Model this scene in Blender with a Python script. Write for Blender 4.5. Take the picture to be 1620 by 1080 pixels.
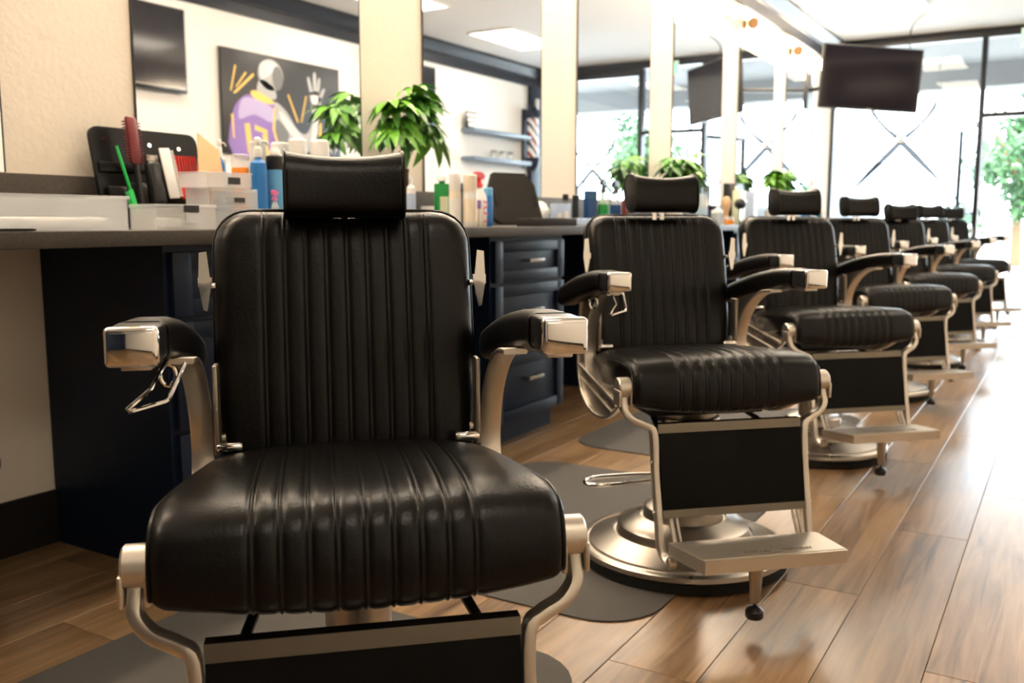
import bpy, bmesh, math, random
from mathutils import Vector, Matrix
random.seed(7)
PI = math.pi
scn = bpy.context.scene
for o in list(bpy.data.objects): bpy.data.objects.remove(o)
COL = scn.collection

# ------------------------------------------------------------------ camera, sky, sun, exposure
PITCH = math.radians(7.40); YAW = math.radians(31.10); EYE = Vector((0, 0, 0.95))
Fh = Vector((math.cos(YAW), math.sin(YAW), 0)); Rv = Vector((math.sin(YAW), -math.cos(YAW), 0))
Fv = Fh * math.cos(PITCH) - Vector((0, 0, math.sin(PITCH))); Uv = Rv.cross(Fv)
cam_d = bpy.data.cameras.new('camera'); cam = bpy.data.objects.new('camera', cam_d); COL.objects.link(cam)
m = Matrix((Rv, Uv, -Fv)).transposed().to_4x4(); m.translation = EYE; cam.matrix_world = m
cam_d.sensor_width = 36; cam_d.sensor_fit = 'HORIZONTAL'; cam_d.lens = 1463 * 36 / 1620
cam_d.clip_start = 0.02; cam_d.clip_end = 500
cam_d.dof.use_dof = True; cam_d.dof.focus_distance = 1.5; cam_d.dof.aperture_fstop = 5.0
scn.camera = cam
world = bpy.data.worlds.new('sky'); scn.world = world; world.use_nodes = True
bg = world.node_tree.nodes['Background']; bg.inputs[0].default_value = (0.80, 0.91, 1.0, 1); bg.inputs[1].default_value = 13.0
sun_d = bpy.data.lights.new('sun', 'SUN'); sun = bpy.data.objects.new('sun', sun_d); COL.objects.link(sun)
sun_d.energy = 26.0; sun_d.angle = 0.01; sun_d.color = (1, 0.96, 0.88)
sun.rotation_euler = (math.radians(12), math.radians(-34), 0)
vs = scn.view_settings
vs.view_transform = 'Standard'; vs.look = 'None'; vs.gamma = 1.0; vs.use_curve_mapping = False; vs.exposure = 0.36
TROFFER_E = 10.0; SCONCE_E = 54.0

# ------------------------------------------------------------------ materials
MATS = {}
def pm(name, col, rough=0.5, metal=0.0, spec=0.5, coat=0.0, alpha=1.0, trans=0.0, emit=None, es=0.0, ior=1.45):
    mt = bpy.data.materials.new(name); mt.use_nodes = True
    b = mt.node_tree.nodes['Principled BSDF']
    b.inputs['Base Color'].default_value = (*col, 1); b.inputs['Roughness'].default_value = rough
    b.inputs['Metallic'].default_value = metal; b.inputs['Specular IOR Level'].default_value = spec
    b.inputs['Coat Weight'].default_value = coat; b.inputs['Alpha'].default_value = alpha
    b.inputs['Transmission Weight'].default_value = trans; b.inputs['IOR'].default_value = ior
    if emit: b.inputs['Emission Color'].default_value = (*emit, 1); b.inputs['Emission Strength'].default_value = es
    MATS[name] = mt
    return mt
def N(mt, t, **kw):
    n = mt.node_tree.nodes.new(t)
    for k, v in kw.items(): setattr(n, k, v)
    return n
def L(mt, a, b): mt.node_tree.links.new(a, b)
def bsdf(mt): return mt.node_tree.nodes['Principled BSDF']
def add_bump(mt, scale, strength, dist=0.01, detail=4, vscale=(1, 1, 1), tex='noise'):
    tc = N(mt, 'ShaderNodeTexCoord'); mp = N(mt, 'ShaderNodeMapping'); mp.inputs['Scale'].default_value = vscale
    t = N(mt, 'ShaderNodeTexNoise' if tex == 'noise' else 'ShaderNodeTexVoronoi'); t.inputs['Scale'].default_value = scale
    if tex == 'noise': t.inputs['Detail'].default_value = detail
    bp = N(mt, 'ShaderNodeBump'); bp.inputs['Strength'].default_value = strength; bp.inputs['Distance'].default_value = dist
    L(mt, tc.outputs['Object'], mp.inputs['Vector']); L(mt, mp.outputs[0], t.inputs['Vector'])
    L(mt, t.outputs[0], bp.inputs['Height']); L(mt, bp.outputs[0], bsdf(mt).inputs['Normal'])
    return t
def vary_rough(mt, scale, lo, hi, vscale=(1, 1, 1)):
    tc = N(mt, 'ShaderNodeTexCoord'); mp = N(mt, 'ShaderNodeMapping'); mp.inputs['Scale'].default_value = vscale
    t = N(mt, 'ShaderNodeTexNoise'); t.inputs['Scale'].default_value = scale
    mr = N(mt, 'ShaderNodeMapRange'); mr.inputs['To Min'].default_value = lo; mr.inputs['To Max'].default_value = hi
    L(mt, tc.outputs['Object'], mp.inputs['Vector']); L(mt, mp.outputs[0], t.inputs['Vector'])
    L(mt, t.outputs[0], mr.inputs['Value']); L(mt, mr.outputs[0], bsdf(mt).inputs['Roughness'])
def vary_col(mt, scale, c1, c2, vscale=(1, 1, 1), detail=5):
    tc = N(mt, 'ShaderNodeTexCoord'); mp = N(mt, 'ShaderNodeMapping'); mp.inputs['Scale'].default_value = vscale
    t = N(mt, 'ShaderNodeTexNoise'); t.inputs['Scale'].default_value = scale; t.inputs['Detail'].default_value = detail
    cr = N(mt, 'ShaderNodeValToRGB'); cr.color_ramp.elements[0].position = 0.35; cr.color_ramp.elements[1].position = 0.65
    cr.color_ramp.elements[0].color = (*c1, 1); cr.color_ramp.elements[1].color = (*c2, 1)
    L(mt, tc.outputs['Object'], mp.inputs['Vector']); L(mt, mp.outputs[0], t.inputs['Vector'])
    L(mt, t.outputs[0], cr.inputs[0]); L(mt, cr.outputs[0], bsdf(mt).inputs['Base Color'])

leather = pm('black_leather', (0.0025, 0.0022, 0.002), 0.32, spec=0.27)
add_bump(leather, 170, 0.30, 0.0016, detail=5)
vinyl = pm('black_vinyl', (0.003, 0.003, 0.003), 0.5, spec=0.10); add_bump(vinyl, 300, 0.2, 0.002)
alu = pm('brushed_aluminium', (0.62, 0.57, 0.50), 0.38, 1.0); add_bump(alu, 120, 0.06, 0.002); 
satin = pm('satin_steel', (0.40, 0.365, 0.32), 0.30, 1.0); vary_rough(satin, 9, 0.2, 0.42)
alu_dark = pm('aged_aluminium', (0.36, 0.32, 0.27), 0.42, 1.0); add_bump(alu_dark, 150, 0.25, 0.002)
trimsteel = pm('trim_steel', (0.15, 0.13, 0.105), 0.26, 1.0)
chrome = pm('chrome', (0.82, 0.80, 0.77), 0.06, 1.0); add_bump(chrome, 14, 0.05, 0.01, 2)
blackpl = pm('black_plastic', (0.012, 0.012, 0.013), 0.28)
blackmt = pm('black_matte', (0.014, 0.014, 0.014), 0.6)
rubber = pm('black_rubber', (0.010, 0.010, 0.010), 0.7, spec=0.25)
steeldk = pm('dark_steel', (0.05, 0.05, 0.05), 0.4, 0.8)
wallm = pm('cream_plaster', (0.83, 0.745, 0.635), 0.75, spec=0.25); add_bump(wallm, 70, 0.2, 0.008, 6)
wallw = pm('white_paint', (0.80, 0.78, 0.74), 0.7, spec=0.25)
ceilm = pm('ceiling_white', (0.82, 0.82, 0.81), 0.85, spec=0.2); add_bump(ceilm, 90, 0.25, 0.01)
navy = pm('navy_paint', (0.005, 0.012, 0.030), 0.40, spec=0.25)
navyc = pm('navy_crown', (0.012, 0.014, 0.022), 0.34, spec=0.25)
counter = pm('grey_laminate', (0.06, 0.05, 0.042), 0.42, spec=0.35); vary_col(counter, 160, (0.050, 0.042, 0.035), (0.070, 0.060, 0.050))
basebl = pm('dark_baseboard', (0.012, 0.011, 0.010), 0.5)
framebl = pm('black_frame', (0.010, 0.011, 0.016), 0.35)
matm = pm('grey_mat', (0.060, 0.056, 0.052), 0.75, spec=0.3); add_bump(matm, 500, 0.3, 0.002)
screen = pm('screen_glass', (0.010, 0.008, 0.012), 0.10, spec=0.6)
concrete = pm('concrete', (0.66, 0.66, 0.65), 0.85); vary_col(concrete, 3, (0.60, 0.60, 0.60), (0.72, 0.72, 0.70))
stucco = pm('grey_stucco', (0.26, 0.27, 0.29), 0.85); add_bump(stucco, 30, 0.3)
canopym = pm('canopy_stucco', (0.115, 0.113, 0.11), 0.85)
troffm = pm('troffer_diffuser', (0.9, 0.9, 0.9), 0.5, emit=(1.0, 0.86, 0.68), es=TROFFER_E)
sconcem = pm('sconce_diffuser', (0.9, 0.9, 0.9), 0.5, emit=(1.0, 0.82, 0.61), es=SCONCE_E)
exitg = pm('exit_green', (0.1, 0.6, 0.3), 0.5, emit=(0.25, 1.0, 0.55), es=1.5)
brass = pm('brushed_bronze', (0.35, 0.22, 0.12), 0.35, 1.0)
clearpl = pm('frosted_plastic', (0.86, 0.89, 0.91), 0.3, alpha=0.34)
clearer = pm('clear_plastic', (0.88, 0.88, 0.88), 0.12, alpha=0.30)
whitepl = pm('white_plastic', (0.80, 0.78, 0.75), 0.35)
COLS = dict(blue=(0.02, 0.17, 0.48), deepblue=(0.01, 0.05, 0.16), sky=(0.12, 0.36, 0.62), teal=(0.01, 0.10, 0.14), green=(0.01, 0.22, 0.05),
            lime=(0.02, 0.50, 0.10), red=(0.70, 0.03, 0.02), darkred=(0.13, 0.01, 0.012), orange=(0.85, 0.27, 0.03), peach=(0.86, 0.52, 0.28),
            pink=(0.70, 0.16, 0.38), cream=(0.80, 0.70, 0.56), yellow=(0.75, 0.55, 0.05), paleblue=(0.42, 0.52, 0.70), palegreen=(0.66, 0.70, 0.50),
            tan=(0.62, 0.40, 0.22), purple=(0.24, 0.14, 0.42), gold=(0.85, 0.55, 0.12), grey=(0.42, 0.42, 0.42), greydk=(0.16, 0.16, 0.16), canvas=(0.022, 0.022, 0.024), greylt=(0.66, 0.66, 0.65), purplelt=(0.46, 0.38, 0.62))
for k, c in COLS.items(): pm(k, c, 0.4)
MATS['sky'].node_tree.nodes['Principled BSDF'].inputs['Roughness'].default_value = 0.25
foam = pm('black_foam', (0.030, 0.027, 0.025), 0.8, spec=0.2); add_bump(foam, 300, 0.3, 0.003)
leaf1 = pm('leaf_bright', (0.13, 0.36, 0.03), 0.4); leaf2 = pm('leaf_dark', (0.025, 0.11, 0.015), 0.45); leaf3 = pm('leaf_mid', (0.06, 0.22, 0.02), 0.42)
for lm in (leaf1, leaf2, leaf3):
    bsdf(lm).inputs['Subsurface Weight'].default_value = 0.0
bark = pm('bark', (0.13, 0.075, 0.035), 0.8); add_bump(bark, 60, 0.6)
treeleaf = pm('tree_leaf', (0.16, 0.34, 0.10), 0.6); vary_col(treeleaf, 1.2, (0.012, 0.05, 0.012), (0.03, 0.085, 0.026))
towel = pm('white_towel', (0.82, 0.80, 0.77), 0.9); add_bump(towel, 200, 0.5)
glassb = pm('clear_glass', (0.80, 0.86, 0.84), 0.05, alpha=0.35)
shelfm = pm('shelf_bloom_blue', (0.16, 0.22, 0.30), 0.35)  # blue tint of daylight bloom put into the shelf colour

# mirror: silvered glass, faint bluish diffuse mix imitating veiling window glare
mirror = bpy.data.materials.new('mirror_glass'); mirror.use_nodes = True
nt = mirror.node_tree; nt.nodes.clear()
out = N(mirror, 'ShaderNodeOutputMaterial'); g = N(mirror, 'ShaderNodeBsdfGlossy'); g.inputs['Roughness'].default_value = 0.0; g.inputs['Color'].default_value = (0.91, 0.93, 0.95, 1)
d = N(mirror, 'ShaderNodeBsdfDiffuse'); d.inputs['Color'].default_value = (0.75, 0.85, 1.0, 1); mx = N(mirror, 'ShaderNodeMixShader'); mx.inputs[0].default_value = 0.015
L(mirror, g.outputs[0], mx.inputs[1]); L(mirror, d.outputs[0], mx.inputs[2]); L(mirror, mx.outputs[0], out.inputs[0])
def thin_glass(name, tint, refl):
    mt = bpy.data.materials.new(name); mt.use_nodes = True; mt.node_tree.nodes.clear()
    o = N(mt, 'ShaderNodeOutputMaterial'); t = N(mt, 'ShaderNodeBsdfTransparent'); t.inputs[0].default_value = (*tint, 1)
    gl = N(mt, 'ShaderNodeBsdfGlossy'); gl.inputs['Roughness'].default_value = 0.0
    fr = N(mt, 'ShaderNodeFresnel'); fr.inputs[0].default_value = 1.45
    ml = N(mt, 'ShaderNodeMath', operation='MULTIPLY'); ml.inputs[1].default_value = refl
    mi = N(mt, 'ShaderNodeMixShader'); L(mt, fr.outputs[0], ml.inputs[0]); L(mt, ml.outputs[0], mi.inputs[0])
    L(mt, t.outputs[0], mi.inputs[1]); L(mt, gl.outputs[0], mi.inputs[2]); L(mt, mi.outputs[0], o.inputs[0]); return mt
glass = thin_glass('window_glass', (0.97, 0.99, 0.99), 1.0); door_glass = thin_glass('door_glass', (0.97, 0.99, 0.99), 0.3)
film = bpy.data.materials.new('window_film'); film.use_nodes = True; film.node_tree.nodes.clear()
o_ = N(film, 'ShaderNodeOutputMaterial'); t_ = N(film, 'ShaderNodeBsdfTransparent'); t_.inputs[0].default_value = (0.030, 0.030, 0.032, 1); L(film, t_.outputs[0], o_.inputs[0])

film2 = film.copy(); film2.name = 'lettering_film'; film2.node_tree.nodes['Transparent BSDF'].inputs[0].default_value = (0.28, 0.28, 0.29, 1)
# wood planks: grain along X, tone per plank
wood = pm('oak_plank', (0.4, 0.25, 0.12), 0.33, spec=0.5, coat=0.5); bsdf(wood).inputs['Coat Roughness'].default_value = 0.22
tc = N(wood, 'ShaderNodeTexCoord'); oi = N(wood, 'ShaderNodeObjectInfo')
cx = N(wood, 'ShaderNodeCombineXYZ'); mu = N(wood, 'ShaderNodeMath', operation='MULTIPLY'); mu.inputs[1].default_value = 57.0
L(wood, oi.outputs['Random'], mu.inputs[0])
for i in range(3): L(wood, mu.outputs[0], cx.inputs[i])
va = N(wood, 'ShaderNodeVectorMath', operation='ADD'); L(wood, tc.outputs['Object'], va.inputs[0]); L(wood, cx.outputs[0], va.inputs[1])
mp1 = N(wood, 'ShaderNodeMapping'); mp1.inputs['Scale'].default_value = (2.2, 30, 30); L(wood, va.outputs[0], mp1.inputs[0])
n1 = N(wood, 'ShaderNodeTexNoise'); n1.inputs['Scale'].default_value = 1.0; n1.inputs['Detail'].default_value = 8; n1.inputs['Distortion'].default_value = 1.2; L(wood, mp1.outputs[0], n1.inputs['Vector'])
mp2 = N(wood, 'ShaderNodeMapping'); mp2.inputs['Scale'].default_value = (1.1, 5.0, 5); L(wood, va.outputs[0], mp2.inputs[0])
n2 = N(wood, 'ShaderNodeTexNoise'); n2.inputs['Scale'].default_value = 1.3; n2.inputs['Detail'].default_value = 3; L(wood, mp2.outputs[0], n2.inputs['Vector'])
cr = N(wood, 'ShaderNodeValToRGB'); e = cr.color_ramp.elements
e[0].position = 0.36; e[0].color = (0.055, 0.026, 0.010, 1); e[1].position = 0.68; e[1].color = (0.300, 0.188, 0.096, 1)
k = e.new(0.47); k.color = (0.165, 0.093, 0.042, 1)
ad = N(wood, 'ShaderNodeMath', operation='MULTIPLY_ADD'); ad.inputs[1].default_value = 0.62; L(wood, n1.outputs[0], ad.inputs[0])
sc2 = N(wood, 'ShaderNodeMath', operation='MULTIPLY'); sc2.inputs[1].default_value = 0.46; L(wood, n2.outputs[0], sc2.inputs[0]); L(wood, sc2.outputs[0], ad.inputs[2])
L(wood, ad.outputs[0], cr.inputs[0])
hs = N(wood, 'ShaderNodeHueSaturation'); mrv = N(wood, 'ShaderNodeMapRange'); mrv.inputs['To Min'].default_value = 0.78; mrv.inputs['To Max'].default_value = 1.22
L(wood, oi.outputs['Random'], mrv.inputs['Value']); L(wood, mrv.outputs[0], hs.inputs['Value']); L(wood, cr.outputs[0], hs.inputs['Color']); L(wood, hs.outputs[0], bsdf(wood).inputs['Base Color'])
bw = N(wood, 'ShaderNodeBump'); bw.inputs['Strength'].default_value = 0.12; bw.inputs['Distance'].default_value = 0.004; L(wood, n1.outputs[0], bw.inputs['Height']); L(wood, bw.outputs[0], bsdf(wood).inputs['Normal'])
mrr = N(wood, 'ShaderNodeMapRange'); mrr.inputs['To Min'].default_value = 0.26; mrr.inputs['To Max'].default_value = 0.42; L(wood, n1.outputs[0], mrr.inputs['Value']); L(wood, mrr.outputs[0], bsdf(wood).inputs['Roughness'])

# barber pole stripes
stripes = pm('pole_stripes', (0.8, 0.8, 0.8), 0.2)
tc = N(stripes, 'ShaderNodeTexCoord'); wv = N(stripes, 'ShaderNodeTexWave', wave_type='BANDS', bands_direction='DIAGONAL', wave_profile='SAW'); wv.inputs['Scale'].default_value = 2.4
L(stripes, tc.outputs['Object'], wv.inputs['Vector']); crs = N(stripes, 'ShaderNodeValToRGB'); crs.color_ramp.interpolation = 'CONSTANT'
ee = crs.color_ramp.elements; ee[0].color = (0.8, 0.8, 0.8, 1); ee[1].position = 0.3; ee[1].color = (0.02, 0.03, 0.12, 1)
q = ee.new(0.5); q.color = (0.8, 0.8, 0.8, 1); q = ee.new(0.75); q.color = (0.25, 0.03, 0.05, 1)
L(stripes, wv.outputs[0], crs.inputs[0]); L(stripes, crs.outputs[0], bsdf(stripes).inputs['Base Color'])

# ------------------------------------------------------------------ mesh helpers: shapes are (verts, faces)
def join(*sh):
    V, F = [], []
    for v, f in sh:
        o = len(V); V += [tuple(p) for p in v]; F += [tuple(i + o for i in q) for q in f]
    return V, F
def box(x0, x1, y0, y1, z0, z1, bev=0.0, seg=2):
    bm = bmesh.new(); bmesh.ops.create_cube(bm, size=1)
    for v in bm.verts: v.co = Vector((x0 + (v.co.x + .5) * (x1 - x0), y0 + (v.co.y + .5) * (y1 - y0), z0 + (v.co.z + .5) * (z1 - z0)))
    if bev: bmesh.ops.bevel(bm, geom=bm.edges[:], offset=bev, segments=seg, profile=0.5, affect='EDGES')
    bm.verts.index_update(); r = ([tuple(v.co) for v in bm.verts], [tuple(v.index for v in f.verts) for f in bm.faces]); bm.free(); return r
def lathe(prof, n=28, c=(0, 0, 0), axis='z'):
    V, F = [], []
    for r, h in prof:
        for i in range(n):
            a = 2 * PI * i / n; p = (r * math.cos(a), r * math.sin(a), h)
            if axis == 'x': p = (p[2], p[0], p[1])
            elif axis == 'y': p = (p[0], p[2], p[1])
            V.append((p[0] + c[0], p[1] + c[1], p[2] + c[2]))
    for j in range(len(prof) - 1):
        for i in range(n): F.append((j * n + i, j * n + (i + 1) % n, (j + 1) * n + (i + 1) % n, (j + 1) * n + i))
    if prof[0][0] > 1e-6: F.append(tuple(range(n - 1, -1, -1)))
    if prof[-1][0] > 1e-6: F.append(tuple((len(prof) - 1) * n + i for i in range(n)))
    return V, F
def catmull(pts, k=5, closed=False):
    P = [Vector(p) for p in pts]; n = len(P); out = []
    rng = n if closed else n - 1
    for i in range(rng):
        if closed: a, b, c, d = P[(i - 1) % n], P[i], P[(i + 1) % n], P[(i + 2) % n]
        else: a, b, c, d = P[max(i - 1, 0)], P[i], P[i + 1], P[min(i + 2, n - 1)]
        for j in range(k):
            t = j / k; out.append(0.5 * ((2 * b) + (c - a) * t + (2 * a - 5 * b + 4 * c - d) * t * t + (3 * b - a - 3 * c + d) * t ** 3))
    if not closed: out.append(P[-1])
    return out
def sweep(path, sec, up=None, closed=False, cap=True):
    P = [Vector(p) for p in path]; n = len(P); k = None; V, F = [], []
    prevS = None
    for i in range(n):
        if closed: T = P[(i + 1) % n] - P[i - 1]
        else: T = P[min(i + 1, n - 1)] - P[max(i - 1, 0)]
        T.normalize()
        if up is not None: S = T.cross(Vector(up))
        elif prevS is None: S = T.cross(Vector((0, 0, 1)) if abs(T.z) < 0.9 else Vector((1, 0, 0)))
        else: S = prevS - T * prevS.dot(T)
        S.normalize(); prevS = S; Nn = S.cross(T)
        s = sec(i / (n - 1 if not closed else n)) if callable(sec) else sec; k = len(s)
        for a, b in s: V.append(tuple(P[i] + S * a + Nn * b))
    for i in range(n if closed else n - 1):
        for j in range(k):
            F.append((i * k + j, i * k + (j + 1) % k, ((i + 1) % n) * k + (j + 1) % k, ((i + 1) % n) * k + j))
    if not closed and cap: F.append(tuple(range(k - 1, -1, -1))); F.append(tuple((n - 1) * k + j for j in range(k)))
    return V, F
def circ(r, n=10): return [(r * math.cos(2 * PI * i / n), r * math.sin(2 * PI * i / n)) for i in range(n)]
def rrect(w, h, r, k=3):
    out = []
    for cx_, cy_, a0 in ((w / 2 - r, h / 2 - r, 0), (-w / 2 + r, h / 2 - r, 90), (-w / 2 + r, -h / 2 + r, 180), (w / 2 - r, -h / 2 + r, 270)):
        for i in range(k + 1):
            a = math.radians(a0 + 90 * i / k); out.append((cx_ + r * math.cos(a), cy_ + r * math.sin(a)))
    return out
def tube(path, r, n=10, closed=False): return sweep(path, circ(r, n), closed=closed)
def prism(poly, a0, a1, ax):
    """poly of 2D points; ax gives the axis of extrusion: 'x' -> poly is (y,z); 'y' -> (x,z); 'z' -> (x,y)"""
    n = len(poly); V = []
    for a in (a0, a1):
        for p, q in poly: V.append((a, p, q) if ax == 'x' else (p, a, q) if ax == 'y' else (p, q, a))
    F = [(i, (i + 1) % n, n + (i + 1) % n, n + i) for i in range(n)] + [tuple(range(n - 1, -1, -1)), tuple(range(n, 2 * n))]
    return V, F
def xf(sh, M): return [tuple(M @ Vector(v)) for v in sh[0]], sh[1]
def mirx(sh): return [(-x, y, z) for x, y, z in sh[0]], [tuple(reversed(f)) for f in sh[1]]
def mesh(name, sh, mat, angle=38):
    me = bpy.data.meshes.new(name); me.from_pydata([tuple(v) for v in sh[0]], [], sh[1]); me.validate()
    bm = bmesh.new(); bm.from_mesh(me); bmesh.ops.recalc_face_normals(bm, faces=bm.faces[:]); bm.to_mesh(me); bm.free()
    for p in me.polygons: p.use_smooth = True
    me.set_sharp_from_angle(angle=math.radians(angle))
    me.materials.append(MATS[mat] if isinstance(mat, str) else mat); return me
def obj(name, sh, mat, parent=None, loc=(0, 0, 0), rot=(0, 0, 0), angle=38):
    me = sh if isinstance(sh, bpy.types.Mesh) else mesh(name, sh, mat, angle)
    o = bpy.data.objects.new(name, me); COL.objects.link(o); o.location = loc; o.rotation_euler = rot
    if parent: o.parent = parent
    return o
def tag(o, label, cat, group=None, kind=None):
    if label: o['label'] = label
    if cat: o['category'] = cat
    if group: o['group'] = group
    if kind: o['kind'] = kind
    return o
def thing(name, label, cat, loc=(0, 0, 0), rz=0.0, group=None):
    o = bpy.data.objects.new(name, None); o.empty_display_size = 0.05; COL.objects.link(o)
    o.location = loc; o.rotation_euler = (0, 0, rz); return tag(o, label, cat, group)
def struct(name, sh, mat, parent=None, label=None):
    o = obj(name, sh, mat, parent)
    if parent is None: o['kind'] = 'structure'
    if label: o['label'] = label
    return o
def copy_tree(o, parent=None):
    c = o.copy(); COL.objects.link(c)
    if parent: c.parent = parent
    for ch in o.children: copy_tree(ch, c)
    return c
def text_shape(s, size, depth=0.002, align='CENTER'):
    cu = bpy.data.curves.new('lettering', 'FONT'); cu.body = s; cu.size = size; cu.extrude = depth; cu.align_x = align; cu.resolution_u = 2
    o = bpy.data.objects.new('lettering', cu); COL.objects.link(o); dg = bpy.context.evaluated_depsgraph_get()
    me = bpy.data.meshes.new_from_object(o.evaluated_get(dg)); r = ([tuple(v.co) for v in me.vertices], [tuple(p.vertices) for p in me.polygons])
    bpy.data.objects.remove(o); bpy.data.curves.remove(cu); bpy.data.meshes.remove(me); return r

# ------------------------------------------------------------------ room shell
XB, XF, YW, YO, ZC = -4.0, 11.6, 2.55, -1.44, 3.03
floor = struct('floor', box(XB - .1, XF + .1, YO - .1, YW + .1, -0.12, -0.006), 'dark_baseboard', label='warm oak plank floor of the barber shop')
PW = 0.2; rows = []
y = YO
edges = [YO] + [0.01 + PW * i for i in range(-7, 13)] + [YW]
plank_mesh = {}
def plank_me(w, l):
    k = (round(w, 3), round(l, 3))
    if k not in plank_mesh:
        sh = box(0, l - .0014, 0.0007, w - .0007, -0.012, 0); b = 0.0012
        V = [(0, 0.0007, -.012), (l - .0014, .0007, -.012), (l - .0014, w - .0007, -.012), (0, w - .0007, -.012),
             (0, .0007, -b), (l - .0014, .0007, -b), (l - .0014, w - .0007, -b), (0, w - .0007, -b),
             (b, .0007 + b, 0), (l - .0014 - b, .0007 + b, 0), (l - .0014 - b, w - .0007 - b, 0), (b, w - .0007 - b, 0)]
        F = [(0, 3, 2, 1), (8, 9, 10, 11)] + [(i, (i + 1) % 4, 4 + (i + 1) % 4, 4 + i) for i in range(4)] + [(4 + i, 4 + (i + 1) % 4, 8 + (i + 1) % 4, 8 + i) for i in range(4)]
        plank_mesh[k] = mesh('plank', (V, F), wood, 20)
    return plank_mesh[k]
offs = [0.0, 0.85, 0.35, 1.15, 0.6]
for r, (a, b) in enumerate(zip(edges[:-1], edges[1:])):
    if b - a < 0.02: continue
    x = XB; first = True
    while x < XF - 0.01:
        l = (0.4 + offs[r % 5]) if first else 1.5
        first = False; l = min(l, XF - x)
        obj('plank', plank_me(b - a, l), None, floor, (x, a, 0)); x += l
struct('ceiling', box(XB - .1, XF + .1, YO - .1, YW + .1, ZC, ZC + .12), ceilm)
wl = struct('wall_left', box(XB - .1, XF + .1, YW, YW + .12, 0, ZC), wallm, label='cream textured plaster wall carrying the mirrors')
struct('wall_right', box(XB - .1, XF + .1, YO - .12, YO, 0, ZC), wallw)
struct('wall_back', box(XB - .12, XB, YO, YW, 0, ZC), navy)  # unseen end wall, dark paint invented to cut light reflected in the leather
def crown(ywall, s):
    prof = [(0, 2.78), (.018, 2.78), (.018, 2.885), (.030, 2.89), (.030, 2.905), (.055, 2.925), (.060, 2.945), (.085, 2.965), (.095, 2.985), (.115, 3.0), (.115, 3.03), (0, 3.03)]
    return prism([(ywall - s * d_, z_) for d_, z_ in prof], XB, XF - .06, 'x')
struct('trim_1', crown(YW, 1), navyc, label='stepped dark crown moulding above the mirrors')
struct('trim_2', crown(YO, -1), navyc, label='stepped dark crown moulding on the wall facing the mirrors')
struct('baseboard_left', box(XB, 1.62, YW - .014, YW, 0, .16, .003), basebl)
struct('baseboard_right', box(XB, XF - .1, YO, YO + .014, 0, .12, .003), basebl)
struct('trim_7', box(1.59, 11.0, YW - .012, YW, 0, .885), navy, label='navy panel lining the wall under the worktop')
struct('trim_3', box(11.22, XF - .06, YO, YO + .06, 0, 2.78, .004), navy, label='navy corner post beside the barber pole')

# ------------------------------------------------------------------ storefront
FX0, FX1 = XF - 0.06, XF + 0.06
def pane(name, y0, y1, z0, z1, parent): return obj(name, box(XF - .004, XF + .004, y0, y1, z0, z1), glass, parent)
w1 = struct('window_1', join(box(FX0, FX1, .93, .985, 0, 2.93, .004), box(FX0, FX1, 2.515, YW, 0, 2.93, .004), box(FX0, FX1, .985, 2.515, 0, .09, .004)), framebl, label='tall shop window with a scissors decal')
pane('pane', .985, 2.515, .09, 2.93, w1)
w2 = struct('window_2', join(box(FX0, FX1, .06, .115, 0, 2.93, .004), box(FX0, FX1, YO, YO + .05, 0, 2.93, .004), box(FX0, FX1, YO + .05, .06, 0, .09, .004), box(FX0 - .02, FX1, YO + .05, .06, 2.84, 2.93, .004)), framebl, label='shop window beside the doorway with a scissors decal')
pane('pane', YO + .05, .06, .09, 2.84, w2)
struct('trim_4', box(FX0, FX1, YO, YW, 2.93, ZC, .004), framebl, label='black header beam above the shop windows')
d1 = struct('door_1', join(box(FX0, FX1, .115, .93, 2.08, 2.13, .004),), framebl, label='doorway of the shop with a transom light')
pane('transom_pane', .115, .93, 2.13, 2.93, d1)
leaf = thing('glass_door', 'black framed glass door standing open outside the shop', 'door', (XF + .05, .94, 0), 0)
leaf.rotation_euler = (0, 0, math.radians(21))
obj('stile', box(0, .06, -.02, .02, .02, 2.06, .003), framebl, leaf); obj('stile', box(.76, .82, -.02, .02, .02, 2.06, .003), framebl, leaf)
obj('rail', box(.06, .76, -.02, .02, .02, .2, .003), framebl, leaf); obj('rail', box(.06, .76, -.02, .02, 2.0, 2.06, .003), framebl, leaf)
obj('pane', box(.06, .76, -.003, .003, .2, 2.0), door_glass, leaf); obj('push_bar', box(.04, .78, -.06, -.03, 1.02, 1.06, .006), framebl, leaf)
def scissors(yc, zc, s, parent):
    sh = []
    for k in (-1, 1):
        for path in (((0, 0, .075), (.16, -.17, .085), (.34, -.36, .065), (.50, -.53, .035), (.62, -.66, .004)), ((-.05, .05, .07), (-.18, .16, .05), (-.30, .29, .045), (-.38, .41, .06), (-.42, .54, .03))):
            lo, hi = [], []
            for i, (p, q_, w_) in enumerate(path):
                a_, b_ = path[max(i - 1, 0)], path[min(i + 1, 4)]; dx, dz = b_[0] - a_[0], b_[1] - a_[1]; l_ = math.hypot(dx, dz)
                lo.append((p - dz / l_ * w_ / 2, q_ + dx / l_ * w_ / 2)); hi.append((p + dz / l_ * w_ / 2, q_ - dx / l_ * w_ / 2))
            xa = XF - .0062 - (.0012 if k == 1 else 0)
            for i in range(4): sh.append(([(xa, yc - k * p * s, zc + q_ * s) for p, q_ in (lo[i], lo[i + 1], hi[i + 1], hi[i])], [(0, 1, 2, 3)]))
    o = obj('scissors_decal', join(*sh), film, parent)
    obj('pivot_dot', lathe([(0.035 * s, -.0008), (0.035 * s, .0008)], 20, (XF - .0075, yc, zc + .01), 'x'), 'white_plastic', o)
scissors(1.77, 1.86, 0.86, w1); scissors(-.62, 1.65, 0.78, w2)
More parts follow.
